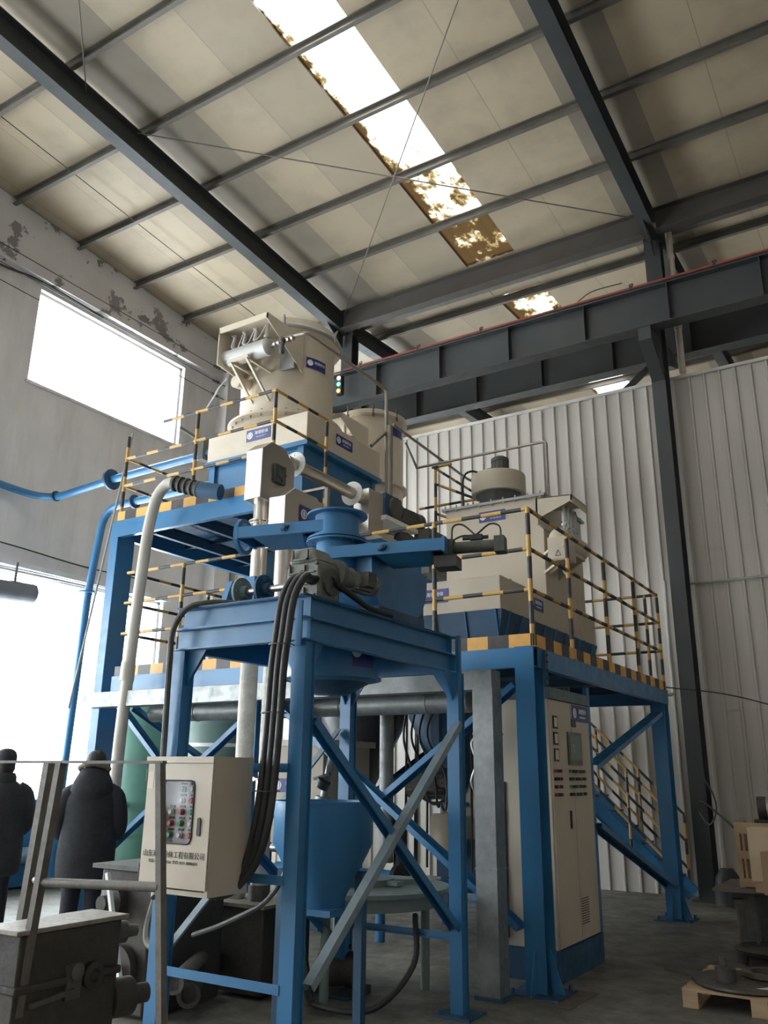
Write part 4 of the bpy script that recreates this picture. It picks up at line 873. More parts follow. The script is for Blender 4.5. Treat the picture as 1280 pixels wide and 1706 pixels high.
# drum and hopper inside the stand
t = thing('round_hopper_hood', 'dark blue round drum with a maker plate hanging under the stand top', 'drum', (-3.57, 5.0, 2.2))
b = MB(); b.lathe((-3.57, 5.0, 2.22), [(.27, 0), (.335, .03), (.335, .40)], 44); b.ring((-3.57, 5.0, 2.24), .36, .33, .016, 44); b.build('drum_shell', BLUE, t)
b = MB(); b.lathe((-3.57, 5.0, 2.14), [(.12, 0), (.27, .08)], 32); b.build('cone', BLUE2, t)
a = -.42; q = Vector((-3.57, 5.0, 2.40)); b = MB(); n = 8; vs = []
for z in (2.31, 2.49):
    for i in range(n+1):
        aa = a-.10+.62*i/n; vs.append((-3.57+.3365*math.cos(aa), 5.0+.3365*math.sin(aa), z))
b.add(vs, [(i, i+1, n+2+i, n+1+i) for i in range(n)]); pl = b.build('nameplate', NAVY, t, fix=False)
aa = a+.0; q = Vector((-3.57+.338*math.cos(aa), 5.0+.338*math.sin(aa), 2.41)); b = MB(); b.cyl(q, q+Vector((math.cos(aa), math.sin(aa), 0))*.004, .038, 24); b.build('emblem', WHITE, pl)
for i, chh in enumerate('海德粉体'):
    aa = a+.17+.1*i; N_ = Vector((math.cos(aa), math.sin(aa), 0)); text_mesh('lettering', chh, Vector((-3.57, 5.0, 2.42))+N_*.339, N_.cross(Vector((0, 0, -1))), (0, 0, 1), .04, WHITE, pl)
t = thing('blue_hopper', 'blue conical hopper with a flat rim standing inside the stand', 'hopper', (-3.6, 5.0, .74))
b = MB(); b.lathe((-3.6, 5.0, .75), [(.16, 0), (.16, .06), (.34, .40), (.34, .66), (.355, .66), (.355, .672), (.325, .672), (.325, .40), (.15, .06)], 44, caps=False); b.build('hopper_shell', BLUE, t)
b = MB(); b.box(-3.80, -3.40, 4.82, 5.18, .72, .76); b.build('outlet_flange', BLUE, t)
for x, y in ((-3.85, 4.9), (-3.35, 5.1)):
    c = MB(); c.box(x-.03, x+.03, y-.03, y+.03, .02, .98); c.box(x-.06, x+.06, y-.06, y+.06, 0, .02); c.build('support_leg', BLUE2, t)
b = MB(); b.cyl((-3.985, 5.0, 1.1), (-4.04, 5.0, 1.1), .03, 12); b.build('side_port', SS, t)

t = thing('valve_stick', 'short slanting grey pipe with a dark valve above the blue hopper rim', 'valve', (-4.03, 5.6, 1.42))
b = MB(); b.cyl((-3.97, 5.6, 1.74), (-4.04, 5.6, 1.42), .03, 14); b.build('pipe_length', GALV, t)
b = MB(); b.cyl((-4.0, 5.55, 1.55), (-4.03, 5.55, 1.50), .055, 14); b.bar((-4.1, 5.55, 1.56), (-3.95, 5.55, 1.60), .02, .02); b.build('valve_body', BLACK, t)
b = MB(); b.cyl((-4.045, 5.6, 1.43), (-4.05, 5.6, 1.40), .06, 16); b.build('foot_flange', GALV, t)
# ================================================================ CONTROL BOX, CABINET
gl2 = gl.copy(); gl2.node_tree.nodes['Mix Shader'].inputs[0].default_value = .012
t = thing('control_box', 'beige control box with a small window and printed lettering, hung on the stand', 'control box', (-3.59, 3.77, .95))
b = MB(); b.box(-3.855, -3.345, 3.66, 3.93, .965, 1.68); b.box(-3.855, -3.83, 3.615, 3.66, .965, 1.68); b.box(-3.37, -3.345, 3.615, 3.66, .965, 1.68); b.box(-3.83, -3.37, 3.615, 3.66, .965, .99); b.box(-3.83, -3.37, 3.615, 3.66, 1.655, 1.68); b.build('box_shell', CREAM2, t)
b = MB(); b.box(-3.86, -3.34, 3.59, 3.93, 1.65, 1.684); b.build('rain_lip', CREAM2, t)
d = MB(); xa, xb, za, zb = -3.73, -3.475, 1.225, 1.555
d.box(-3.85, xa, 3.60, 3.615, 1.0, 1.648); d.box(xb, -3.35, 3.60, 3.615, 1.0, 1.648); d.box(xa, xb, 3.60, 3.615, zb, 1.648); d.box(xa, xb, 3.60, 3.615, 1.0, za); DR = d.build('door', CREAM2, t)
def rrect(x0, x1, z0, z1, r, y):
    P = []
    for cx_, cz_, a0 in ((x1-r, z1-r, 0), (x0+r, z1-r, 90), (x0+r, z0+r, 180), (x1-r, z0+r, 270)):
        for k in range(6): a = math.radians(a0+18*k); P.append((cx_+r*math.cos(a), y, cz_+r*math.sin(a)))
    return P
b = MB(); P = rrect(xa, xb, za, zb, .035, 3.597); P.append(P[0]); b.tube(P, .005, 6, 1); b.build('window_gasket', BLACK, DR)
b = MB(); b.box(xa, xb, 3.645, 3.65, za, zb); b.build('instrument_panel', mat('mauve_panel', (.42, .34, .34), .5), t)
b = MB(); b.box(xa+.002, xb-.002, 3.606, 3.608, za+.002, zb-.002); b.build('window_pane', gl2, DR)
bt0 = None
for r_ in range(5):
    for c_ in range(3):
        if r_ < 2 and c_ == 0: continue
        x = xa+.055+.077*c_; z = zb-.045-.061*r_
        b = MB(); b.lathe((x, 3.645, z), [(.018, 0), (.018, .010), (.013, .014), (.013, .026)], 12, (0, -1, 0)); o = b.build('push_button', (mat('red_button', (.35, .03, .03), .4), mat('green_button', (.04, .25, .08), .4), mat('clear_button', (.55, .5, .45), .4))[(r_+c_) % 3], t)
        b = MB(); b.box(x-.02, x+.02, 3.640, 3.645, z+.022, z+.034); b.build('button_label', PRINT, o)
b = MB(); P = rrect(-3.434, -3.41, 1.27, 1.365, .011, 3.598); b.poly(P, (0, -.006, 0)); b.build('handle', BLACK, DR)
text_mesh('printed_lettering', '山东海德粉体工程有限公司', (-3.60, 3.598, 1.165), (1, 0, 0), (0, 0, 1), .039, PRINT, DR, .0006)
text_mesh('small_printed_lettering', '电话: 0531-8888566  传真: 0531-88886555', (-3.60, 3.598, 1.128), (1, 0, 0), (0, 0, 1), .021, PRINT, DR, .0006)
b = MB(); b.box(-3.82, -3.38, 3.93, 3.985, 1.45, 1.50); b.box(-3.82, -3.38, 3.93, 3.985, 1.06, 1.11); b.build('mounting_bracket', BLUE, t)
b = MB(); b.box(-3.845, -3.80, 3.598, 3.60, 1.51, 1.60); b.build('hinge_sticker', CREAM, t)
for z in (1.08, 1.58):
    b = MB(); b.cyl((-3.858, 3.605, z-.03), (-3.858, 3.605, z+.03), .007, 8); b.build('hinge', CHAR, t)

t = thing('control_cabinet', 'tall cream electrical cabinet with meters, display and buttons beside the front platform column', 'cabinet', (-3.07, 7.74, 0))
b = MB(); b.box(-3.36, -2.80, 7.22, 8.25, .24, 2.26); b.build('cabinet_shell', CREAM2, t, bevel=.005)
b = MB(); b.box(-3.38, -2.775, 7.2, 8.27, 0, .24); b.build('plinth', BLUE2, t)
b = MB(); b.box(-3.38, -2.775, 7.2, 8.27, 2.26, 2.36); b.build('canopy', mat('grey_blue_canopy', (.12, .16, .18), .5), t)
b = MB(); b.box(-2.80, -2.785, 7.23, 7.745, .25, 2.25); D1 = b.build('door', CREAM2, t)
b = MB(); b.box(-2.80, -2.785, 7.755, 8.24, .25, 2.25); D2_ = b.build('door', CREAM2, t)
X = -2.785
def yz(d, y0, y1, z0, z1, t_, m_, nm, par):
    q = MB(); q.box(d, d+t_, y0, y1, z0, z1); return q.build(nm, m_, par)
for z in (2.06, 1.92, 1.78):
    mt = yz(X, 7.28, 7.38, z-.055, z+.055, .010, BLACK, 'meter', t); yz(X+.010, 7.295, 7.365, z-.04, z+.04, .002, CREAM, 'meter_face', mt)
ds = yz(X, 7.62, 7.98, 1.70, 1.99, .012, mat('display_bezel', (.12, .12, .10), .5), 'display', t); yz(X+.012, 7.66, 7.94, 1.74, 1.96, .002, GLASSG, 'display_screen', ds)
yz(X, 7.75, 7.86, 2.04, 2.11, .008, CHAR, 'small_meter', t)
for r_ in range(4):
    for c_ in range(4):
        y = 7.27+.045*c_; z = 1.645-.066*r_; b = MB(); b.cyl((X, y, z), (X+.022, y, z), .014, 10); b.build('push_button', BLACK if (r_+c_) % 3 else mat('red_button', ()), t)
    for c_ in range(9):
        y = 7.64+.047*c_; z = 1.645-.066*r_; b = MB(); b.cyl((X, y, z), (X+.022, y, z), .014, 10); b.build('push_button', BLACK if (r_*2+c_) % 4 else mat('green_button', ()), t)
yz(X, 7.60, 7.625, 1.16, 1.31, .014, BLACK, 'door_handle', D1)
vg = yz(X, 7.74, 7.96, .36, .60, .006, CREAM2, 'vent_grille', D2_)
b = MB()
for k in range(11): b.box(X+.006, X+.009, 7.755, 7.945, .372+.020*k, .380+.020*k)
b.build('grille_slots', CHAR, vg)
nameplate(t, (X+.003, 8.0, 2.17), (0, 1, 0), .44, .15)
b = MB(); b.box(-3.25, -3.23, 7.2, 7.22, .3, 1.55); b.build('rear_door_seal', BLACK, t)
b = MB(); b.cyl((-2.9, 8.0, 2.36), (-2.9, 8.0, 2.43), .03, 12); b.build('gland', CHAR, t)

# ================================================================ STAINLESS CONVEYORS AND PIPES
def head_box(t, x0, x1, y0, y1, z0, z1, nm='head_box'):
    c = .16; b = MB(); P = [(x0, y0, z0+.0), (x0, y1-.12, z0-.02), (x0, y1, z0+.12), (x0, y1, z1-c), (x0, y1-.18, z1), (x0, y0+.14, z1), (x0, y0, z1-c*.7)]
    b.poly(P, (x1-x0, 0, 0)); return b.build(nm, SS, t, bevel=.006)
t = thing('tube_conveyor', 'upper stainless tube conveyor with an octagonal head box and white flanges', 'conveyor', (-5.47, 6.6, 2.65))
hb = head_box(t, -5.60, -5.38, 6.2, 6.74, 4.28, 4.93)
b = MB(); b.cyl((-5.38, 6.47, 4.60), (-5.33, 6.47, 4.60), .05, 16); b.box(-5.38, -5.35, 6.39, 6.56, 4.50, 4.70)
for k in range(5):
    a = k*1.256; b.cyl((-5.36, 6.47+.07*math.cos(a), 4.6+.07*math.sin(a)), (-5.33, 6.47+.07*math.cos(a), 4.6+.07*math.sin(a)), .012, 6)
b.build('bearing_unit', CHAR, hb)
b = MB(); b.cyl((-5.49, 6.36, 2.70), (-5.49, 6.36, 4.29), .082, 28); b.build('downpipe', SS, t)
b = MB(); flange(b, (-5.49, 6.36, 4.06), (0, 0, 1), .125, .08, .014, 10); flange(b, (-5.49, 6.36, 4.03), (0, 0, 1), .125, .08, .014, 10); b.build('pipe_flange', SS, t)
b = MB(); b.cyl((-5.49, 6.7, 4.86), (-5.49, 8.25, 4.86), .072, 26); b.build('conveyor_tube', SS, t)
WFL = mat('white_flange', (.75, .74, .70), .4)
for y in (6.86, 8.0):
    b = MB(); flange(b, (-5.49, y, 4.86), (0, 1, 0), .15, .074, .014, 6); b.build('tube_flange', WFL, t)
b = MB(); b.box(-5.61, -5.38, 8.22, 8.56, 4.42, 4.98); b.build('tail_box', SS, t, bevel=.005)
b = MB(); b.bar((-5.9, 7.4, 4.74), (-5.42, 7.4, 4.74), .05, .03); b.bar((-5.42, 7.4, 2.66), (-5.42, 7.4, 4.74), .045, .045); b.build('support_frame', mat('dull_pipe', ()), t)
t = thing('drive_unit', 'dark blue-black gear and fan drive at the far end of the upper tube conveyor', 'motor', (-5.4, 8.9, 4.5))
b = MB(); b.box(-5.62, -5.36, 8.56, 8.98, 4.70, 5.02); b.build('gear_case', BLUE2, t, bevel=.01)
b = MB(); b.lathe((-5.36, 8.79, 4.86), [(.14, 0), (.14, .04), (.05, .05)], 24, (1, 0, 0)); b.build('pulley_guard', CHAR, t)
b = MB(); b.lathe((-5.48, 8.98, 4.85), [(.15, 0), (.15, .05), (.12, .06), (.12, .42), (.13, .43), (.13, .55), (.06, .57)], 24, (.1, 1, 0))
for k in range(16):
    a = 2*math.pi*k/16; q = Vector((-5.47+.123*math.cos(a), 9.05, 4.85+.123*math.sin(a))); b.bar(q, q+Vector((.03, .32, 0)), .008, .016)
b.build('motor', CHAR, t)
b = MB(); b.box(-5.64, -5.30, 8.5, 9.3, 4.64, 4.695); b.build('bed_plate', WFL, t)
b = MB(); b.bar((-5.5, 9.1, 4.62), (-5.2, 9.75, 4.35), .12, .12); b.box(-5.36, -5.14, 9.3, 9.8, 4.1, 4.7); b.build('bracket', CHAR, t)
t = thing('second_conveyor', 'lower stainless conveyor head box with a blue maker plate, behind the round chute', 'conveyor', (-5.1, 6.6, 2.65))
hb = head_box(t, -5.26, -5.05, 6.2, 6.9, 3.88, 4.36)
b = MB(); b.box(-5.27, -5.04, 6.19, 6.42, 3.72, 3.95); b.build('transition_box', SS, t)
nameplate(t, (-5.046, 6.66, 4.12), (0, 1, 0), .46, .17)
b = MB(); b.cyl((-5.14, 6.32, 2.70), (-5.14, 6.32, 3.74), .085, 26); b.build('downpipe', SS, t)
b = MB(); b.cyl((-5.15, 6.9, 4.06), (-5.15, 7.6, 4.06), .07, 22); b.build('conveyor_tube', SS, t)
b = MB(); flange(b, (-5.15, 6.98, 4.06), (0, 1, 0), .13, .07, .014, 6); b.build('tube_flange', WFL, t)
b = MB(); b.cyl((-5.05, 6.75, 3.96), (-4.98, 6.75, 3.96), .06, 14); b.build('bearing_unit', CHAR, t)
for x, y, r, zt, zb, nm in ((-4.87, 5.6, .074, 2.60, .648, 'wider pale wrapped pipe hanging through the stand, left of the black cables'), (-4.63, 5.6, .062, 2.58, 1.56, 'thinner pale wrapped pipe just left of the black cable bundle')):
    b = MB(); b.lathe((x, y, zb), [(r*.94, 0), (r, .02), (r*1.03, (zt-zb)*.3), (r*.99, (zt-zb)*.5), (r*1.04, (zt-zb)*.8), (r*1.02, zt-zb-.06), (r*1.2, zt-zb-.03), (r*1.1, zt-zb)], 26)
    tag(b.build('wrapped_pipe', WPIPE), nm, 'pipe', None)
t = thing('stainless_outlet_pipe', 'short upright stainless pipe under the thinner wrapped pipe, with a top flange', 'pipe', (-4.64, 5.6, .64))
b = MB(); b.cyl((-4.64, 5.6, .64), (-4.64, 5.6, 1.56), .072, 24); b.build('pipe_length', SS, t)
b = MB(); flange(b, (-4.64, 5.6, 1.545), (0, 0, 1), .12, .07, .015, 8); b.build('pipe_flange', SS, t)
b = MB(); b.ring((-4.64, 5.6, .64), .085, .07, .12, 20); b.build('rubber_sleeve', CHAR, t)

# ducts
t = thing('galvanised_duct', 'shiny galvanised duct running under the platform edge and down beside the cabinet', 'duct', (-3.05, 6.5, 0))
b = MB(); b.box(-8.05, -2.97, 6.42, 6.60, 2.28, 2.44); b.build('horizontal_duct', GALV, t)
b = MB(); b.box(-3.135, -2.955, 6.40, 6.58, .02, 2.30); b.build('vertical_duct', GALV, t)
for z in (.9, 1.92):
    b = MB(); b.box(-3.14, -2.95, 6.395, 6.585, z, z+.012); b.build('duct_seam', GALV, t)
b = MB(); b.tube([(-3.14, 6.5, 1.93), (-3.19, 6.5, 1.85), (-3.15, 6.48, 1.7), (-3.2, 6.5, 1.55), (-3.15, 6.5, 1.42)], .02, 6, radii=[.006, .02, .01, .018, .006]); b.build('torn_tape', GALV, t)
b = MB(); b.box(-3.16, -2.93, 6.38, 6.6, 0, .025); b.build('foot_plate', BLUE2, t)
t = thing('round_duct', 'round silver duct running lengthwise beneath the galvanised duct', 'duct', (-5.6, 7.2, 2.15))
b = MB(); b.cyl((-7.7, 7.2, 2.255), (-3.55, 7.2, 2.255), .10, 28); b.build('duct_length', GALV, t)
for x in (-7.0, -6.0, -5.0, -4.0):
    b = MB(); b.ring((x, 7.2, 2.255), .106, .098, .02, 28, (1, 0, 0)); b.build('duct_band', GALV, t)
    b = MB(); b.cyl((x+.3, 7.2, 2.35), (x+.3, 7.2, 2.5), .008, 6); b.build('hanger', CHAR, t)
tag(MB().cyl((-4.83, 7.8, .75), (-4.83, 7.8, 2.3), .075, 28).build('silver_pipe', GALV), 'upright silver pipe under the platform in front of the corrugated wall', 'pipe')

# beige bent plastic pipe and hoses by the left column
t = thing('beige_pipe', 'beige plastic pipe leaning beside the left platform column and bending into a hose coupling', 'pipe', (-7.3, 6.5, .02))
b = MB(); b.tube([(-7.35, 6.45, .03), (-7.38, 6.45, .9), (-7.38, 6.45, 1.75), (-7.36, 6.45, 2.4), (-7.32, 6.45, 3.3), (-7.27, 6.45, 4.1), (-7.22, 6.45, 4.45), (-7.15, 6.45, 4.66), (-7.02, 6.45, 4.77), (-6.88, 6.46, 4.78)], .065, 20); b.build('pipe_run', PLASTIC, t)
b = MB(); b.cyl((-7.365, 6.45, 2.55), (-7.36, 6.45, 2.75), .078, 20); b.build('socket', PLASTIC, t)
b = MB(); b.cyl((-6.93, 6.46, 4.78), (-6.62, 6.55, 4.68), .075, 18)
for k in range(5):
    p = Vector((-6.9, 6.46, 4.77)).lerp(Vector((-6.62, 6.55, 4.68)), k/4); b.ring(p, .095, .06, .02, 16, (.93, .27, -.3))
b.build('hose_coupling', CHAR, t)
b = MB(); b.cyl((-6.62, 6.55, 4.68), (-6.35, 6.64, 4.62), .09, 18); b.build('coupling_end', BLUE2, t)
# blue pipes to the left wall
t = thing('upper_blue_pipe', 'upper blue pipe running from the hopper to the left wall with a dark flange', 'pipe', (-9.8, 8.5, 6.0))
b = MB(); b.tube([(-7.75, 8.5, 6.12), (-8.5, 8.5, 6.12), (-10.4, 8.5, 6.09), (-11.6, 8.5, 6.03), (-11.95, 8.48, 6.03), (-12.2, 8.3, 6.05), (-12.35, 7.9, 6.1), (-12.4, 7.2, 6.15), (-12.4, 5.0, 6.15)], .062, 16); b.build('pipe_run', BLUE, t)
b = MB(); flange(b, (-10.55, 8.5, 6.09), (1, 0, 0), .17, .06, .04, 8); b.build('flange', BLUE2, t)
b = MB(); flange(b, (-11.9, 8.49, 6.03), (1, 0, 0), .09, .06, .03, 6); b.build('joint_ring', BLUE2, t)
b = MB(); b.box(-8.55, -8.45, 8.4, 8.6, 6.02, 6.34); b.bar((-8.5, 8.45, 6.3), (-8.75, 8.2, 6.5), .05, .04); b.cyl((-8.5, 8.5, 6.2), (-8.5, 8.5, 6.4), .05, 10); b.build('knife_valve', CHAR, t)
b = MB(); b.cyl((-7.9, 8.5, 6.12), (-7.66, 8.5, 6.05), .085, 14); b.build('end_sleeve', BLUE, t)
t = thing('lower_blue_pipe', 'lower blue pipe bending down in front of the bright window to the floor', 'pipe', (-10.7, 8.5, .02))
b = MB(); b.pipe([(-7.7, 8.5, 5.62), (-10.6, 8.5, 5.62), (-10.78, 8.5, 4.3), (-10.9, 8.5, .02)], .06, 14, .35); b.build('pipe_run', BLUE, t)
b = MB(); flange(b, (-9.95, 8.5, 5.62), (1, 0, 0), .11, .06, .03, 6); b.build('flange', BLUE2, t)
b = MB(); flange(b, (-10.79, 8.5, 4.25), (0, 0, 1), .14, .06, .03, 6); b.build('flange', BLUE, t)
tag(MB().cyl((-8.5, 6.62, 2.3), (-8.17, 6.85, 5.8), .013, 8).build('slender_conduit', mat('grey_flange', ())), 'slender pale conduit standing beside the left end of the upper guardrail', 'conduit')
# stuff by the left wall
t = thing('green_tank', 'tall green cylindrical tank between the left platform column and the window', 'tank', (-10.35, 9.5, 0))
b = MB(); b.lathe((-10.35, 9.5, .02), [(.50, 0), (.50, 2.45), (.42, 2.56), (.15, 2.62)], 40); b.build('tank_shell', GREEN, t)
b = MB(); b.ring((-10.35, 9.5, 1.75), .515, .49, .04, 40); b.ring((-10.35, 9.5, .7), .515, .49, .04, 40); b.build('tank_band', GREEN, t)
b = MB(); b.cyl((-10.0, 9.05, 1.15), (-10.15, 8.85, 1.15), .05, 12); b.build('tank_port', GREEN, t)
t = thing('second_green_tank', 'wide grey-green tank half hidden behind the crossed blue braces at left', 'tank', (-8.95, 9.7, 0))
b = MB(); b.lathe((-8.95, 9.7, .02), [(.62, 0), (.62, 2.3), (.5, 2.42), (.2, 2.46)], 40); b.build('tank_shell', mat('grey_green_tank', (.13, .21, .18), .5, 0, (.08, .12, .11), .5, 1.5), t)
b = MB(); b.ring((-8.95, 9.7, 1.95), .635, .61, .05, 40); b.build('tank_band', WFL, t)
t = thing('blue_machine', 'low blue machine housing standing under the large bright window', 'machine', (-11.6, 7.0, 0))
b = MB(); b.box(-12.1, -11.2, 4.6, 9.4, .02, 1.2); b.build('housing', BLUE, t, bevel=.02)
b = MB(); b.cyl((-11.1, 4.7, .45), (-11.1, 9.3, .45), .11, 20); b.build('roller', mat('pale_blue_tube', (.25, .38, .5), .35), t)
b = MB(); b.box(-11.2, -11.18, 5.0, 6.8, .6, 1.1); b.box(-11.2, -11.18, 7.1, 9.0, .6, 1.1); b.build('side_panel', BLUE, t)
t = thing('grey_awning_roll', 'grey blurred bundle of rods hanging high in front of the large lower window', 'bundle', (-12.1, 8.2, 4.2))
b = MB(); b.tube([(-12.1, 5.0, 4.30), (-12.1, 7.5, 4.32), (-12.1, 8.45, 4.36)], .16, 14); b.build('roll', mat('grey_tarp', (.20, .20, .20), .8), t)
for k in range(6):
    b = MB(); b.cyl((-12.1+.03*k, 6.0, 4.50+.03*k), (-12.05+.05*k, 9.0+.25*k, 4.50+.035*k), .007, 6); b.build('rod', CHAR, t)
b = MB(); b.cyl((-12.1, 8.1, 4.4), (-12.1, 8.1, 4.82), .02, 8); b.build('hanger', CHAR, t)
b = MB(); b.cyl((-12.1, 5.6, 4.4), (-12.1, 5.6, 4.82), .02, 8); b.build('hanger', CHAR, t)

# under the platform
t = thing('mixer_housing', 'cream machine housing with a blue plate seen through the stand under the platform', 'machine', (-5.9, 8.2, 0))
b = MB(); b.box(-6.7, -5.75, 7.95, 8.9, .85, 1.95); b.build('housing', CREAM2, t, bevel=.01)
b = MB(); b.box(-6.75, -5.7, 7.9, 8.95, 1.9, 1.97); b.build('lid', CREAM, t)
nameplate(t, (-6.22, 7.947, 1.47), (1, 0, 0), .44, .15)
for x in (-6.6, -5.85):
    for y in (8.05, 8.8):
        b = MB(); b.box(x-.05, x+.05, y-.05, y+.05, 0, .85); b.build('leg', BLUE2, t)
t = thing('mill_housing', 'cream square machine housing low beside the galvanised duct under the platform', 'machine', (-4.5, 9.6, 0))
b = MB(); b.box(-4.95, -3.9, 9.2, 10.2, .9, 1.62); b.build('housing', CREAM2, t, bevel=.01)
b = MB(); b.lathe((-4.78, 9.0, .72), [(.08, 0), (.17, .05), (.17, .42), (.14, .46)], 24); b.build('cream_pot', CREAM, t)
b = MB(); b.box(-4.95, -3.9, 9.1, 10.2, .5, .9); b.build('base', BLUE2, t)
for x in (-4.9, -3.95):
    b = MB(); b.box(x-.04, x+.04, 9.2, 9.28, 0, .5); b.box(x-.04, x+.04, 10.1, 10.18, 0, .5); b.build('leg', BLUE2, t)
t = thing('drive_motor', 'black motor with dangling cables under the lower platform near the crossed braces', 'motor', (-4.6, 8.5, 1.25))
b = MB(); b.cyl((-4.9, 8.4, 1.52), (-4.35, 8.5, 1.52), .16, 24)
for k in range(14):
    a = 2*math.pi*k/14; q = Vector((-4.85, 8.41+.165*math.cos(a), 1.52+.165*math.sin(a))); b.bar(q, q+Vector((.4, .07, 0)), .012, .02)
b.build('motor_body', CHAR, t)
b = MB(); b.bar((-4.6, 8.48, 1.62), (-4.6, 8.48, 2.5), .1, .08); b.build('hanger', BLUE2, t)
for k in range(4):
    b = MB(); b.tube([(-4.9+.12*k, 8.35, 2.35), (-4.92+.1*k, 8.3, 2.0), (-4.85+.15*k, 8.3, 1.75-.05*k), (-4.7+.1*k, 8.3, 1.38-.04*k), (-4.45, 8.3, 1.33), (-4.3, 8.35, 1.5)], .013, 6); b.build('loop_cable', BLACK, t)
for k, (x, y) in enumerate(((-4.75, 9.2), (-6.1, 9.3))):
    t = thing('discharge_cone', ('dark discharge cone under the cream filter cabinet, right of the silver pipe', 'dark discharge cone under the upper machine, left of the silver pipe')[k], 'cone', (x, y, 1.4))
    b = MB(); b.lathe((x, y, 1.3), [(.12, 0), (.12, .1), (.55, .95), (.55, 1.18)], 32); b.build('cone_shell', BLUE2 if k == 0 else mat('dark_metal_cone', (.10, .10, .10), .4, .6), t)
    b = MB(); b.ring((x, y, 1.27), .17, .1, .03, 24); b.build('flange', BLUE2, t)
for k, x in enumerate((-5.25, -5.18, -5.1, -5.02, -4.4, -4.25)):
    b = MB(); b.cyl((x, 8.9+.1*(k % 2), .6), (x+.02, 8.9+.1*(k % 2), 2.5), .014, 8)
    tag(b.build('thin_standpipe', BLACK), ('leftmost', 'second from left', 'third from left', 'fourth from left', 'fifth from left', 'rightmost')[k]+' of six thin dark standpipes under the platform', 'pipe', 'thin standpipes under the platform')
t = thing('round_green_table', 'round grey-green steel ring table low behind the blue hopper', 'table', (-3.95, 6.35, 0))
b = MB(); b.lathe((-4.05, 6.2, .62), [(.64, 0), (.66, .10), (.70, .10), (.70, .13), (.3, .13)], 44); b.build('table_ring', GREYG, t)
b = MB(); b.lathe((-4.05, 6.2, .75), [(.25, 0), (.25, .05), (.1, .06)], 24); b.box(-4.3, -3.7, 6.15, 6.25, .76, .79); b.bar((-4.3, 5.9, .77), (-3.7, 6.5, .77), .03, .03); b.build('centre_frame', GREYG, t)
for a in (.5, 2.6, 4.7):
    b = MB(); b.cyl((-4.05+.5*math.cos(a), 6.2+.5*math.sin(a), 0), (-4.05+.5*math.cos(a), 6.2+.5*math.sin(a), .64), .035, 12); b.build('leg', GREYG, t)
t = thing('feed_pipe', 'fat blue horizontal pipe behind the round table, ending at a black valve', 'pipe', (-4.6, 8.0, .3))
b = MB(); b.cyl((-6.3, 7.9, .55), (-4.75, 7.9, .55), .12, 24); b.cyl((-6.2, 7.9, 0), (-6.2, 7.9, .5), .05, 12); b.cyl((-4.95, 7.9, 0), (-4.95, 7.9, .5), .05, 12); b.build('pipe_length', BLUE, t)
b = MB(); b.ring((-4.75, 7.9, .55), .19, .1, .05, 28, (1, 0, 0)); b.cyl((-4.72, 7.9, .7), (-4.72, 7.9, 1.1), .07, 16); b.box(-4.8, -4.64, 7.82, 7.98, 1.05, 1.2); b.build('valve', BLACK, t)
t = thing('horizontal_blue_pipe', 'dull blue bent pipe low behind the stand at right', 'pipe', (-3.6, 8.3, .02))
b = MB(); b.pipe([(-4.6, 8.0, .52), (-4.0, 8.6, .52), (-3.6, 8.6, .45), (-3.6, 8.6, .02)], .07, 16); b.build('pipe_run', BLUE, t)

# ================================================================ LEFT FOREGROUND
t = thing('worn_gear_machine', 'grimy brown machine with a worn pale lid, nearest the camera at lower left', 'machine', (-3.5, 2.8, 0))
b = MB(); b.box(-3.60, -3.38, 2.53, 3.08, .02, .93); b.box(-3.61, -3.365, 2.52, 3.09, .70, .735); b.build('casting', BROWN, t, bevel=.008)
b = MB(); b.box(-3.63, -3.365, 2.50, 3.11, .93, .95); b.build('lid', LIDM, t, bevel=.004)
b = MB()
for z in (.62, .70, .82): b.box(-3.64, -3.60, 2.51, 2.56, z, z+.035)
for z in (.62, .76, .88): b.box(-3.62, -3.56, 2.50, 2.53, z, z+.03)
b.build('hinge', BROWN, t)
b = MB(); b.box(-3.38, -3.362, 2.78, 2.86, .64, .78); b.lathe((-3.362, 2.82, .75), [(.035, 0), (.035, .02), (.02, .03)], 16, (1, 0, 0)); b.build('latch_plate', CHAR, t)
b = MB(); b.lathe((-3.38, 2.92, .72), [(.055, 0), (.055, .03), (.03, .035), (.02, .02)], 20, (1, 0, 0)); b.build('knob', BLACK, t)
b = MB(); b.bar((-3.36, 2.6, .655), (-3.36, 2.82, .675), .02, .02); b.build('lever', CHAR, t)
b = MB(); b.lathe((-3.46, 3.09, .86), [(.045, 0), (.05, .03), (.05, .07), (.03, .08), (.025, .13), (.001, .14)], 18, (.3, 1, 0)); b.build('grease_fitting', CHAR, t)
b = MB(); b.cyl((-3.44, 3.09, .58), (-3.42, 3.20, .58), .085, 20); b.cyl((-3.42, 3.2, .58), (-3.40, 3.29, .58), .045, 16); b.build('side_pulley', BROWN, t)
b = MB(); b.box(-3.85, -3.60, 2.5, 2.6, .70, .78); b.cyl((-3.75, 2.49, .74), (-3.75, 2.52, .74), .012, 8); b.build('bracket_arm', BROWN, t)
b = MB(); b.cyl((-3.62, 2.60, .74), (-3.75, 2.60, .76), .02, 8); b.build('lock_bolt', SS, t)
b = MB(); b.box(-4.3, -3.3, 2.2, 3.2, 0, .02); tag(b.build('timber_board', WOOD), 'dusty board lying on the floor under the grimy brown machine', 'board')
t = thing('pipe_guardrail', 'grimy tubular guardrail standing in front of the brown machine at lower left', 'railing', (-3.1, 2.6, 0))
b = MB(); b.box(-4.6, -2.69, 2.588, 2.612, 1.632, 1.644); b.build('top_rail', RAILG, t)
b = MB(); b.bar((-3.345, 2.6, 1.636), (-3.43, 2.55, 0), .036, .036); b.build('post', RAILG, t)
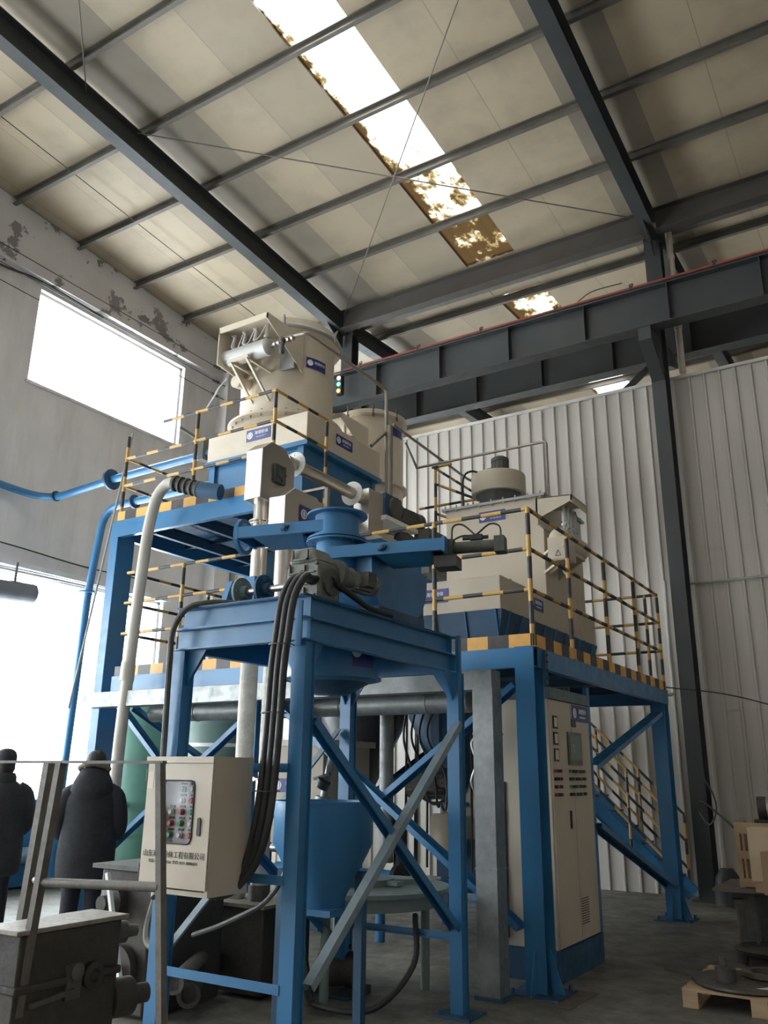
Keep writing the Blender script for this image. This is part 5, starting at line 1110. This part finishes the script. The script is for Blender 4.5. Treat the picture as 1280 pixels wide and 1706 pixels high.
b = MB(); b.bar((-2.715, 2.6, 1.636), (-2.50, 2.6, 0), .030, .030); b.build('post', RAILG, t)
b = MB(); b.bar((-4.02, 3.05, 1.64), (-4.08, 3.0, 0), .045, .045); b.build('rear_post', RAILG, t)
b = MB(); b.cyl((-4.02, 3.05, 1.06), (-3.37, 2.59, 1.135), .017, 12); b.cyl((-3.37, 2.59, 1.135), (-2.66, 2.6, 1.165), .019, 12); b.build('middle_rail', RAILG, t)
b = MB(); b.cyl((-4.6, 2.6, .92), (-3.385, 2.575, .92), .021, 12); b.build('side_rail', RAILG, t)
b = MB(); b.cyl((-2.72, 2.63, 1.12), (-2.95, 2.85, 1.115), .01, 8); b.build('rear_stub', RAILG, t)
t = thing('pump_machine', 'dark brown vertical machine with round covers behind the brown machine, left of the stand', 'machine', (-5.1, 5.0, 0))
b = MB(); b.box(-5.25, -4.72, 4.55, 5.3, .02, .93); b.build('casting', BROWN, t, bevel=.02)
b = MB(); b.box(-5.3, -4.68, 4.5, 5.35, .93, .96); b.build('lid', CHAR, t)
b = MB(); b.lathe((-4.95, 4.53, .30), [(.16, 0), (.16, .05), (.07, .06), (.07, .16)], 24, (0, -1, 0)); b.lathe((-5.05, 4.53, .72), [(.11, 0), (.11, .06), (.05, .08), (.05, .14)], 24, (0, -1, 0)); b.build('round_cover', BROWN, t)
b = MB(); b.cyl((-5.05, 4.95, .96), (-4.75, 4.98, .96), .09, 20); b.build('belt_drum', BLACK, t)
b = MB(); b.tube([(-4.7, 4.6, .85), (-4.68, 4.5, .6), (-4.6, 4.45, .5), (-4.4, 4.4, .52)], .03, 8); b.build('hose', RAILG, t)
b = MB(); b.bar((-4.75, 4.38, .2), (-5.02, 4.40, .92), .028, .028); tag(b.build('white_strip', WFL), 'thin bright leaning strip between the two brown machines', 'strip')
t = thing('rear_gearbox', 'brown box machine on the floor behind the stand, under the stainless pipe', 'machine', (-4.7, 5.75, 0))
b = MB(); b.box(-4.98, -4.42, 5.4, 6.0, .03, .62); b.build('casting', BROWN, t, bevel=.015)
b = MB(); b.box(-5.0, -4.40, 5.38, 6.02, .62, .645); b.build('lid', LIDM, t)
b = MB(); b.box(-4.42, -4.40, 5.55, 5.75, .30, .48); b.cyl((-4.41, 5.65, .39), (-4.37, 5.65, .39), .05, 14); b.build('side_cover', CHAR, t)
b = MB(); b.lathe((-4.98, 5.7, .3), [(.16, 0), (.14, .1), (.08, .12)], 20, (-1, 0, 0)); b.build('round_cover', BROWN, t)
b = MB(); b.tube([(-4.4, 5.8, .5), (-4.3, 5.8, .2), (-4.2, 5.7, .06), (-3.9, 5.4, .05), (-3.5, 5.5, .06), (-3.35, 5.8, .3), (-3.45, 6.0, .6)], .022, 8); b.build('power_cable', BLACK, t)
for k, (p0, p1, r) in enumerate((((-5.0, 5.5, .3), (-4.3, 4.4, .32), .05), ((-5.3, 5.9, .2), (-4.45, 4.7, .18), .06))):
    b = MB(); b.cyl(p0, p1, r, 16); b.ring(Vector(p1), r*1.35, r*.9, .03, 16, Vector(p1)-Vector(p0)); tag(b.build('floor_pipe', BROWN if k else RAILG), ('upper', 'lower')[k]+' of two brown pipes lying behind the front left stand leg', 'pipe')
t = thing('small_pump', 'small dirty pump with a wing valve on the floor behind the brown gearbox', 'pump', (-4.05, 6.0, 0))
b = MB(); b.cyl((-4.25, 5.95, .16), (-3.95, 6.0, .16), .14, 20); b.box(-4.3, -3.9, 5.85, 6.1, 0, .06); b.build('pump_body', BROWN, t)
b = MB(); b.cyl((-4.1, 5.95, .28), (-4.1, 5.95, .38), .015, 8); b.bar((-4.2, 5.93, .36), (-4.0, 5.97, .33), .02, .03); b.build('wing_valve', BLACK, t)

# ================================================================ RIGHT SIDE
t = thing('wooden_pallet', 'pale wooden pallet on the floor at lower right under the metal flanges', 'pallet', (-1.45, 7.5, 0))
for k in range(6):
    y = 7.06+.17*k; b = MB(); b.box(-1.80, -.75, y, y+.11, .108, .126); b.build('top_board', WOOD, t)
for x in (-1.80, -1.33, -.87):
    for y in (7.06, 7.45, 7.91):
        b = MB(); b.box(x, x+.11, y, y+.11, .015, .108); b.build('block', WOOD, t)
    b = MB(); b.box(x, x+.11, 7.06, 8.02, 0, .015); b.build('bottom_board', WOOD, t)
METG = mat('oily_steel_part', (.11, .10, .085), .4, .5, (.05, .045, .04), .7, 8)
t = thing('flange_cover', 'large oily cover plate with a stub and nut hub lying on the pallet', 'cover', (-1.5, 7.35, .126))
b = MB(); b.lathe((-1.42, 7.42, .128), [(.36, 0), (.38, .015), (.37, .03), (.2, .05)], 40); b.bar((-1.78, 7.3, .165), (-1.96, 7.22, .21), .05, .02); b.build('cover_plate', METG, t)
b = MB(); b.lathe((-1.52, 7.25, .17), [(.075, 0), (.075, .09), (.05, .09), (.05, .10)], 20); b.build('hub', METG, t)
b = MB(); b.lathe((-1.53, 7.25, .27), [(.026, 0), (.026, .06), (.02, .065)], 16); b.build('stub', METG, t)
b = MB(); b.poly([(-1.40, 7.14, .165), (-1.22, 7.16, .165), (-1.18, 7.30, .17), (-1.38, 7.28, .17)], (0, 0, .002)); b.build('paper_tag', WFL, t)
t = tag(MB().ring((-1.28, 7.5, .19), .17, .11, .03, 36).build('steel_ring', METG), 'oily steel ring leaning flat on top of the large cover plate', 'ring')
t = tag(MB().lathe((-1.45, 8.3, 0), [(.36, 0), (.38, .02), (.37, .035), (.1, .05)], 40).build('thin_disc', METG), 'thin dark steel disc lying on the floor just behind the pallet', 'disc')
t = thing('dished_flange', 'round dished flange raised on a block behind the pallet', 'flange', (-1.5, 8.6, 0))
b = MB(); b.lathe((-1.45, 8.75, .14), [(.27, 0), (.29, .03), (.24, .05), (.22, .03), (.08, .03), (.05, .05)], 36); b.build('flange_dish', METG, t)
b = MB(); b.box(-1.6, -1.3, 8.6, 8.9, 0, .14); b.build('block', BROWN, t)
t = thing('work_table', 'dark steel work table by the wall carrying the wooden crates', 'table', (-1.2, 9.1, 0))
b = MB(); b.box(-1.9, -.5, 8.85, 9.75, .60, .625); b.build('table_top', mat('dusty_table_top', (.17, .14, .125), .6), t)
for x in (-1.6, -.6):
    for y in (9.0, 9.65):
        b = MB(); b.box(x-.05, x+.05, y-.05, y+.05, 0, .6); b.build('leg', CHAR, t)
b = MB(); b.cyl((-1.68, 9.0, .1), (-1.68, 9.0, .5), .055, 16); b.cyl((-1.68, 9.0, .46), (-1.68, 9.0, .53), .08, 16); b.cyl((-1.68, 9.0, 0), (-1.68, 9.0, .1), .1, 16); tag(b.build('pedestal_shaft', METG), 'short upright steel shaft standing under the work table edge', 'shaft')
t = thing('slatted_crate', 'slatted wooden crate, leaning at the left of the stack on the work table', 'crate', (-1.45, 9.15, .625))
for z in (.64, .88, 1.10):
    b = MB(); b.box(-1.68, -1.2, 9.0, 9.02, z, z+.10 if z > 1 else z+.07); b.build('slat', WOOD, t)
for x in (-1.68, -1.24):
    b = MB(); b.box(x, x+.04, 9.02, 9.4, .626, 1.2); b.build('side', WOOD, t)
for k in range(4):
    b = MB(); b.box(-1.62+.05*k, -1.60+.05*k, 9.01, 9.03, .66, 1.1); b.build('inner_slat', WOOD, t)
t = thing('plywood_crate', 'plain plywood box in front of the slatted crate on the work table', 'crate', (-1.3, 8.85, .625))
b = MB(); b.box(-1.52, -1.0, 8.72, 8.98, .72, 1.17); b.build('panel_box', WOOD2, t, bevel=.003)
b = MB(); b.box(-1.5, -1.02, 8.74, 8.96, .626, .72); b.build('runner', WOOD, t)
tag(MB().box(-1.40, -.95, 8.56, 8.70, .63, .98).build('cardboard_box', CARD), 'brown cardboard box low in front of the plywood box at the right edge', 'box')
t = thing('wrapped_roll', 'dark bundle with a shiny cylinder lying on top of the crates', 'roll', (-1.25, 9.1, 1.2))
b = MB(); b.cyl((-1.45, 9.15, 1.32), (-1.0, 9.2, 1.34), .10, 20); b.build('cylinder', SS, t)
b = MB(); b.ring((-1.47, 9.15, 1.32), .115, .09, .08, 20, (1, .1, .04)); b.box(-1.5, -1.0, 9.05, 9.3, 1.2, 1.23); b.build('holder', BLACK, t)
b = MB(); b.tube([(-2.72, 12.8, 1.6), (-2.6, 12.7, 1.4), (-2.55, 12.6, 1.2), (-2.65, 12.6, 1.0), (-2.8, 12.7, 1.15)], .012, 6); b.tube([(-2.8, 12.75, 1.3), (-2.5, 11.8, 1.28), (-1.66, 9.4, 1.05)], .012, 6); tag(b.build('hanging_cable', BLACK), 'black cable looping off the right column towards the crates', 'cable')
b = MB(); b.loft([((-2.50, 12.62, 0), .18, .16), ((-2.50, 12.62, .15), .18, .15), ((-2.50, 12.62, .36), .15, .13), ((-2.50, 12.62, .46), .08, .07)]); tag(b.build('black_sack', BLACK), 'black sack slumped at the foot of the right steel column', 'sack')
b = MB(); b.box(-2.98, -2.45, 6.5, 7.1, 0, .004); 
tag(b.build('steel_floor_plate', mat('rusty_plate', (.12, .10, .08), .6)), 'flat rusty plate on the floor under the front platform column', 'plate')

# ================================================================ PEOPLE
def skin_body(name, root, joints, edges, m, root_i=0, sub=2):
    me = bpy.data.meshes.new(name); me.from_pydata([tuple(Vector(j[:3])-root.location) for j in joints], edges, [])
    o = bpy.data.objects.new(name, me); COL.objects.link(o); o.parent = root
    sk = o.modifiers.new('skin', 'SKIN')
    for i, j in enumerate(joints):
        r = j[3]; me.skin_vertices[0].data[i].radius = (r, j[4] if len(j) > 4 else r); me.skin_vertices[0].data[i].use_root = (i == root_i)
    ss = o.modifiers.new('sub', 'SUBSURF'); ss.levels = sub; ss.render_levels = sub
    sk.use_smooth_shade = True
    dg = bpy.context.evaluated_depsgraph_get(); dg.update()
    nm = bpy.data.meshes.new_from_object(o.evaluated_get(dg)); o.modifiers.clear(); o.data = nm; nm.name = name
    nm.materials.clear(); nm.materials.append(m)
    for p_ in nm.polygons: p_.use_smooth = True
    return o
def person(base, yaw, H, label, coat_m, hood, group=None):
    """standing figure seen from behind; local +Y is the way it faces"""
    root = thing('person', label, 'person', base)
    c, s = math.cos(yaw), math.sin(yaw); k = H/1.78
    def W(x, y, z): return (base[0]+(x*c-y*s)*k, base[1]+(x*s+y*c)*k, z*k)
    J = [W(0, 0, .95)+(.13, .10), W(0, -.01, 1.12)+(.135, .10), W(0, -.01, 1.32)+(.15, .105), W(0, 0, 1.46)+(.07, .07), W(0, .02, 1.52)+(.05, .052), W(0, .03, 1.60)+(.072, .082), W(0, .03, 1.69)+(.078, .095), W(0, .02, 1.755)+(.045, .05)]
    Eg = [(i, i+1) for i in range(7)]
    for sx in (-1, 1):
        b0 = len(J)
        J += [W(sx*.17, 0, 1.40)+(.06,), W(sx*.25, -.02, 1.15)+(.045,), W(sx*.20, .17, 1.06)+(.036,), W(sx*.10, .27, 1.07)+(.026, .034), W(sx*.07, .33, 1.06)+(.026, .034)]
        Eg += [(3, b0)]+[(b0+i, b0+i+1) for i in range(4)]
        for f in range(4):
            n0 = len(J); L = (.075, .085, .08, .06)[f]; zz = 1.085-.018*f
            J += [W(sx*.055, .35, zz)+(.009,), W(sx*(.055-.02), .35+L*.5, zz-.005)+(.0085,), W(sx*(.055-.05), .35+L*.72, zz-.02)+(.0075,)]
            Eg += [(b0+4, n0), (n0, n0+1), (n0+1, n0+2)]
        n0 = len(J); J += [W(sx*.085, .31, 1.10)+(.011,), W(sx*.05, .35, 1.125)+(.009,)]; Eg += [(b0+3, n0), (n0, n0+1)]
        l0 = len(J)
        J += [W(sx*.09, 0, .86)+(.09,), W(sx*.10, .01, .50)+(.062,), W(sx*.105, -.01, .12)+(.04,), W(sx*.11, .10, .045)+(.038, .03), W(sx*.11, .16, .04)+(.032, .025)]
        Eg += [(0, l0)]+[(l0+i, l0+i+1) for i in range(4)]
    skin_body('body', root, J, Eg, SKIN, 0)
    f = MB()   # face details
    f.loft([(W(0, .115, 1.585), .012*k, .012*k), (W(0, .135, 1.60), .015*k, .014*k), (W(0, .115, 1.645), .008*k, .01*k)], 10)
    for sx in (-1, 1): f.loft([(W(sx*.082, .03, 1.58), .008*k, .016*k), (W(sx*.09, .025, 1.61), .01*k, .02*k), (W(sx*.084, .025, 1.64), .008*k, .014*k)], 10)
    f.build('nose_and_ears', SKIN, root)
    e = MB()
    for sx in (-1, 1): q = Vector(W(sx*.033, .108, 1.64)); e.lathe(q, [(.011, -.006), (.012, 0), (.007, .008)], 10, (-s, c, 0))
    e.build('eyes', WHITE, root)
    e = MB(); e.bar(W(-.025, .112, 1.555), W(.025, .112, 1.555), .008, .008); e.build('mouth', mat('lips', (.3, .12, .1), .5), root)
    h = MB(); h.loft([(W(0, -.02, 1.56), .083*k, .082*k, yaw), (W(0, -.015, 1.63), .098*k, .105*k, yaw), (W(0, .0, 1.70), .098*k, .112*k, yaw), (W(0, .01, 1.745), .088*k, .10*k, yaw), (W(0, .01, 1.775), .06*k, .07*k, yaw), (W(0, .01, 1.79), .025*k, .03*k, yaw)], 24); h.build('hair', HAIR, root)
    co = MB(); secs = [(.56, .255, .175), (.62, .265, .185), (.80, .275, .195), (.95, .265, .19), (1.10, .255, .18), (1.20, .262, .182), (1.32, .27, .175), (1.40, .235, .16), (1.455, .165, .135), (1.50, .11, .11), (1.53, .085, .09)]
    rnd = random.Random(int(abs(base[0])*100)); S = []
    for i, (z, rx, ry) in enumerate(secs): S.append((W(rnd.uniform(-.006, .006), -.01, z), rx*k, ry*k, yaw))
    co.loft(S, 36); ct = co.build('coat', coat_m, root)
    ct.modifiers.new('round', 'SUBSURF').levels = 1
    for sx in (-1, 1):
        a = MB(); a.tube([W(sx*.14, -.02, 1.42), W(sx*.225, -.02, 1.34), W(sx*.268, -.01, 1.14), W(sx*.25, .07, 1.02), W(sx*.20, .19, 1.05), W(sx*.12, .26, 1.07)], .07, 16, 5, radii=[.075*k, .092*k, .088*k, .082*k, .066*k, .055*k]); a.build('sleeve', coat_m, root)
    if hood:
        hd = MB(); hd.loft([(W(0, -.05, 1.27), .10*k, .08*k, yaw), (W(0, -.07, 1.33), .17*k, .115*k, yaw), (W(0, -.07, 1.42), .205*k, .13*k, yaw), (W(0, -.06, 1.50), .18*k, .13*k, yaw), (W(0, -.05, 1.57), .145*k, .12*k, yaw), (W(0, -.045, 1.62), .125*k, .105*k, yaw)], 30); hd.build('hood', coat_m, root)
        fr = MB(); P = [W(.13*math.cos(t_), -.045-.105*math.sin(t_), 1.61+.05*math.sin(t_)) for t_ in [math.pi*i/16 for i in range(17)]]
        fr.tube(P, .03*k, 10, 2, radii=[(.024+.012*rnd.random())*k for _ in range(17)]); fr.build('fur_trim', FUR, root)
    else:
        hd = MB(); hd.loft([(W(0, -.03, 1.46), .12*k, .11*k, yaw), (W(0, -.03, 1.52), .125*k, .115*k, yaw), (W(0, -.02, 1.565), .105*k, .10*k, yaw)], 24); hd.build('collar', coat_m, root)
        cp = MB(); cp.loft([(W(0, .01, 1.68), .106*k, .122*k, yaw), (W(0, .01, 1.73), .107*k, .122*k, yaw), (W(0, .01, 1.775), .092*k, .105*k, yaw), (W(0, .01, 1.80), .06*k, .07*k, yaw), (W(0, .01, 1.81), .025*k, .03*k, yaw)], 24); cp.build('cap', coat_m, root)
    for sx in (-1, 1):
        tr_ = MB(); tr_.tube([W(sx*.09, 0, .90), W(sx*.10, .01, .70), W(sx*.105, .015, .48), W(sx*.108, -.01, .20), W(sx*.11, 0, .07)], .1, 18, 4, radii=[.125*k, .11*k, .085*k, .075*k, .072*k]); tr_.build('trouser_leg', TROUS, root)
        sh = MB(); sh.loft([(W(sx*.112, .05, 0), .045*k, .14*k, yaw), (W(sx*.112, .05, .03), .048*k, .142*k, yaw), (W(sx*.112, .03, .07), .042*k, .115*k, yaw), (W(sx*.112, -.01, .11), .036*k, .05*k, yaw)], 20); sh.build('shoe', SHOE, root)
    return root
person((-7.06, 5.9, 0), .75, 1.79, 'person in a long black winter coat with a fur-trimmed hood, back to the camera', COAT, True)
person((-8.25, 5.72, 0), 1.1, 1.79, 'person in a dark coat and cap at the left edge, seen from behind', COAT2, False)
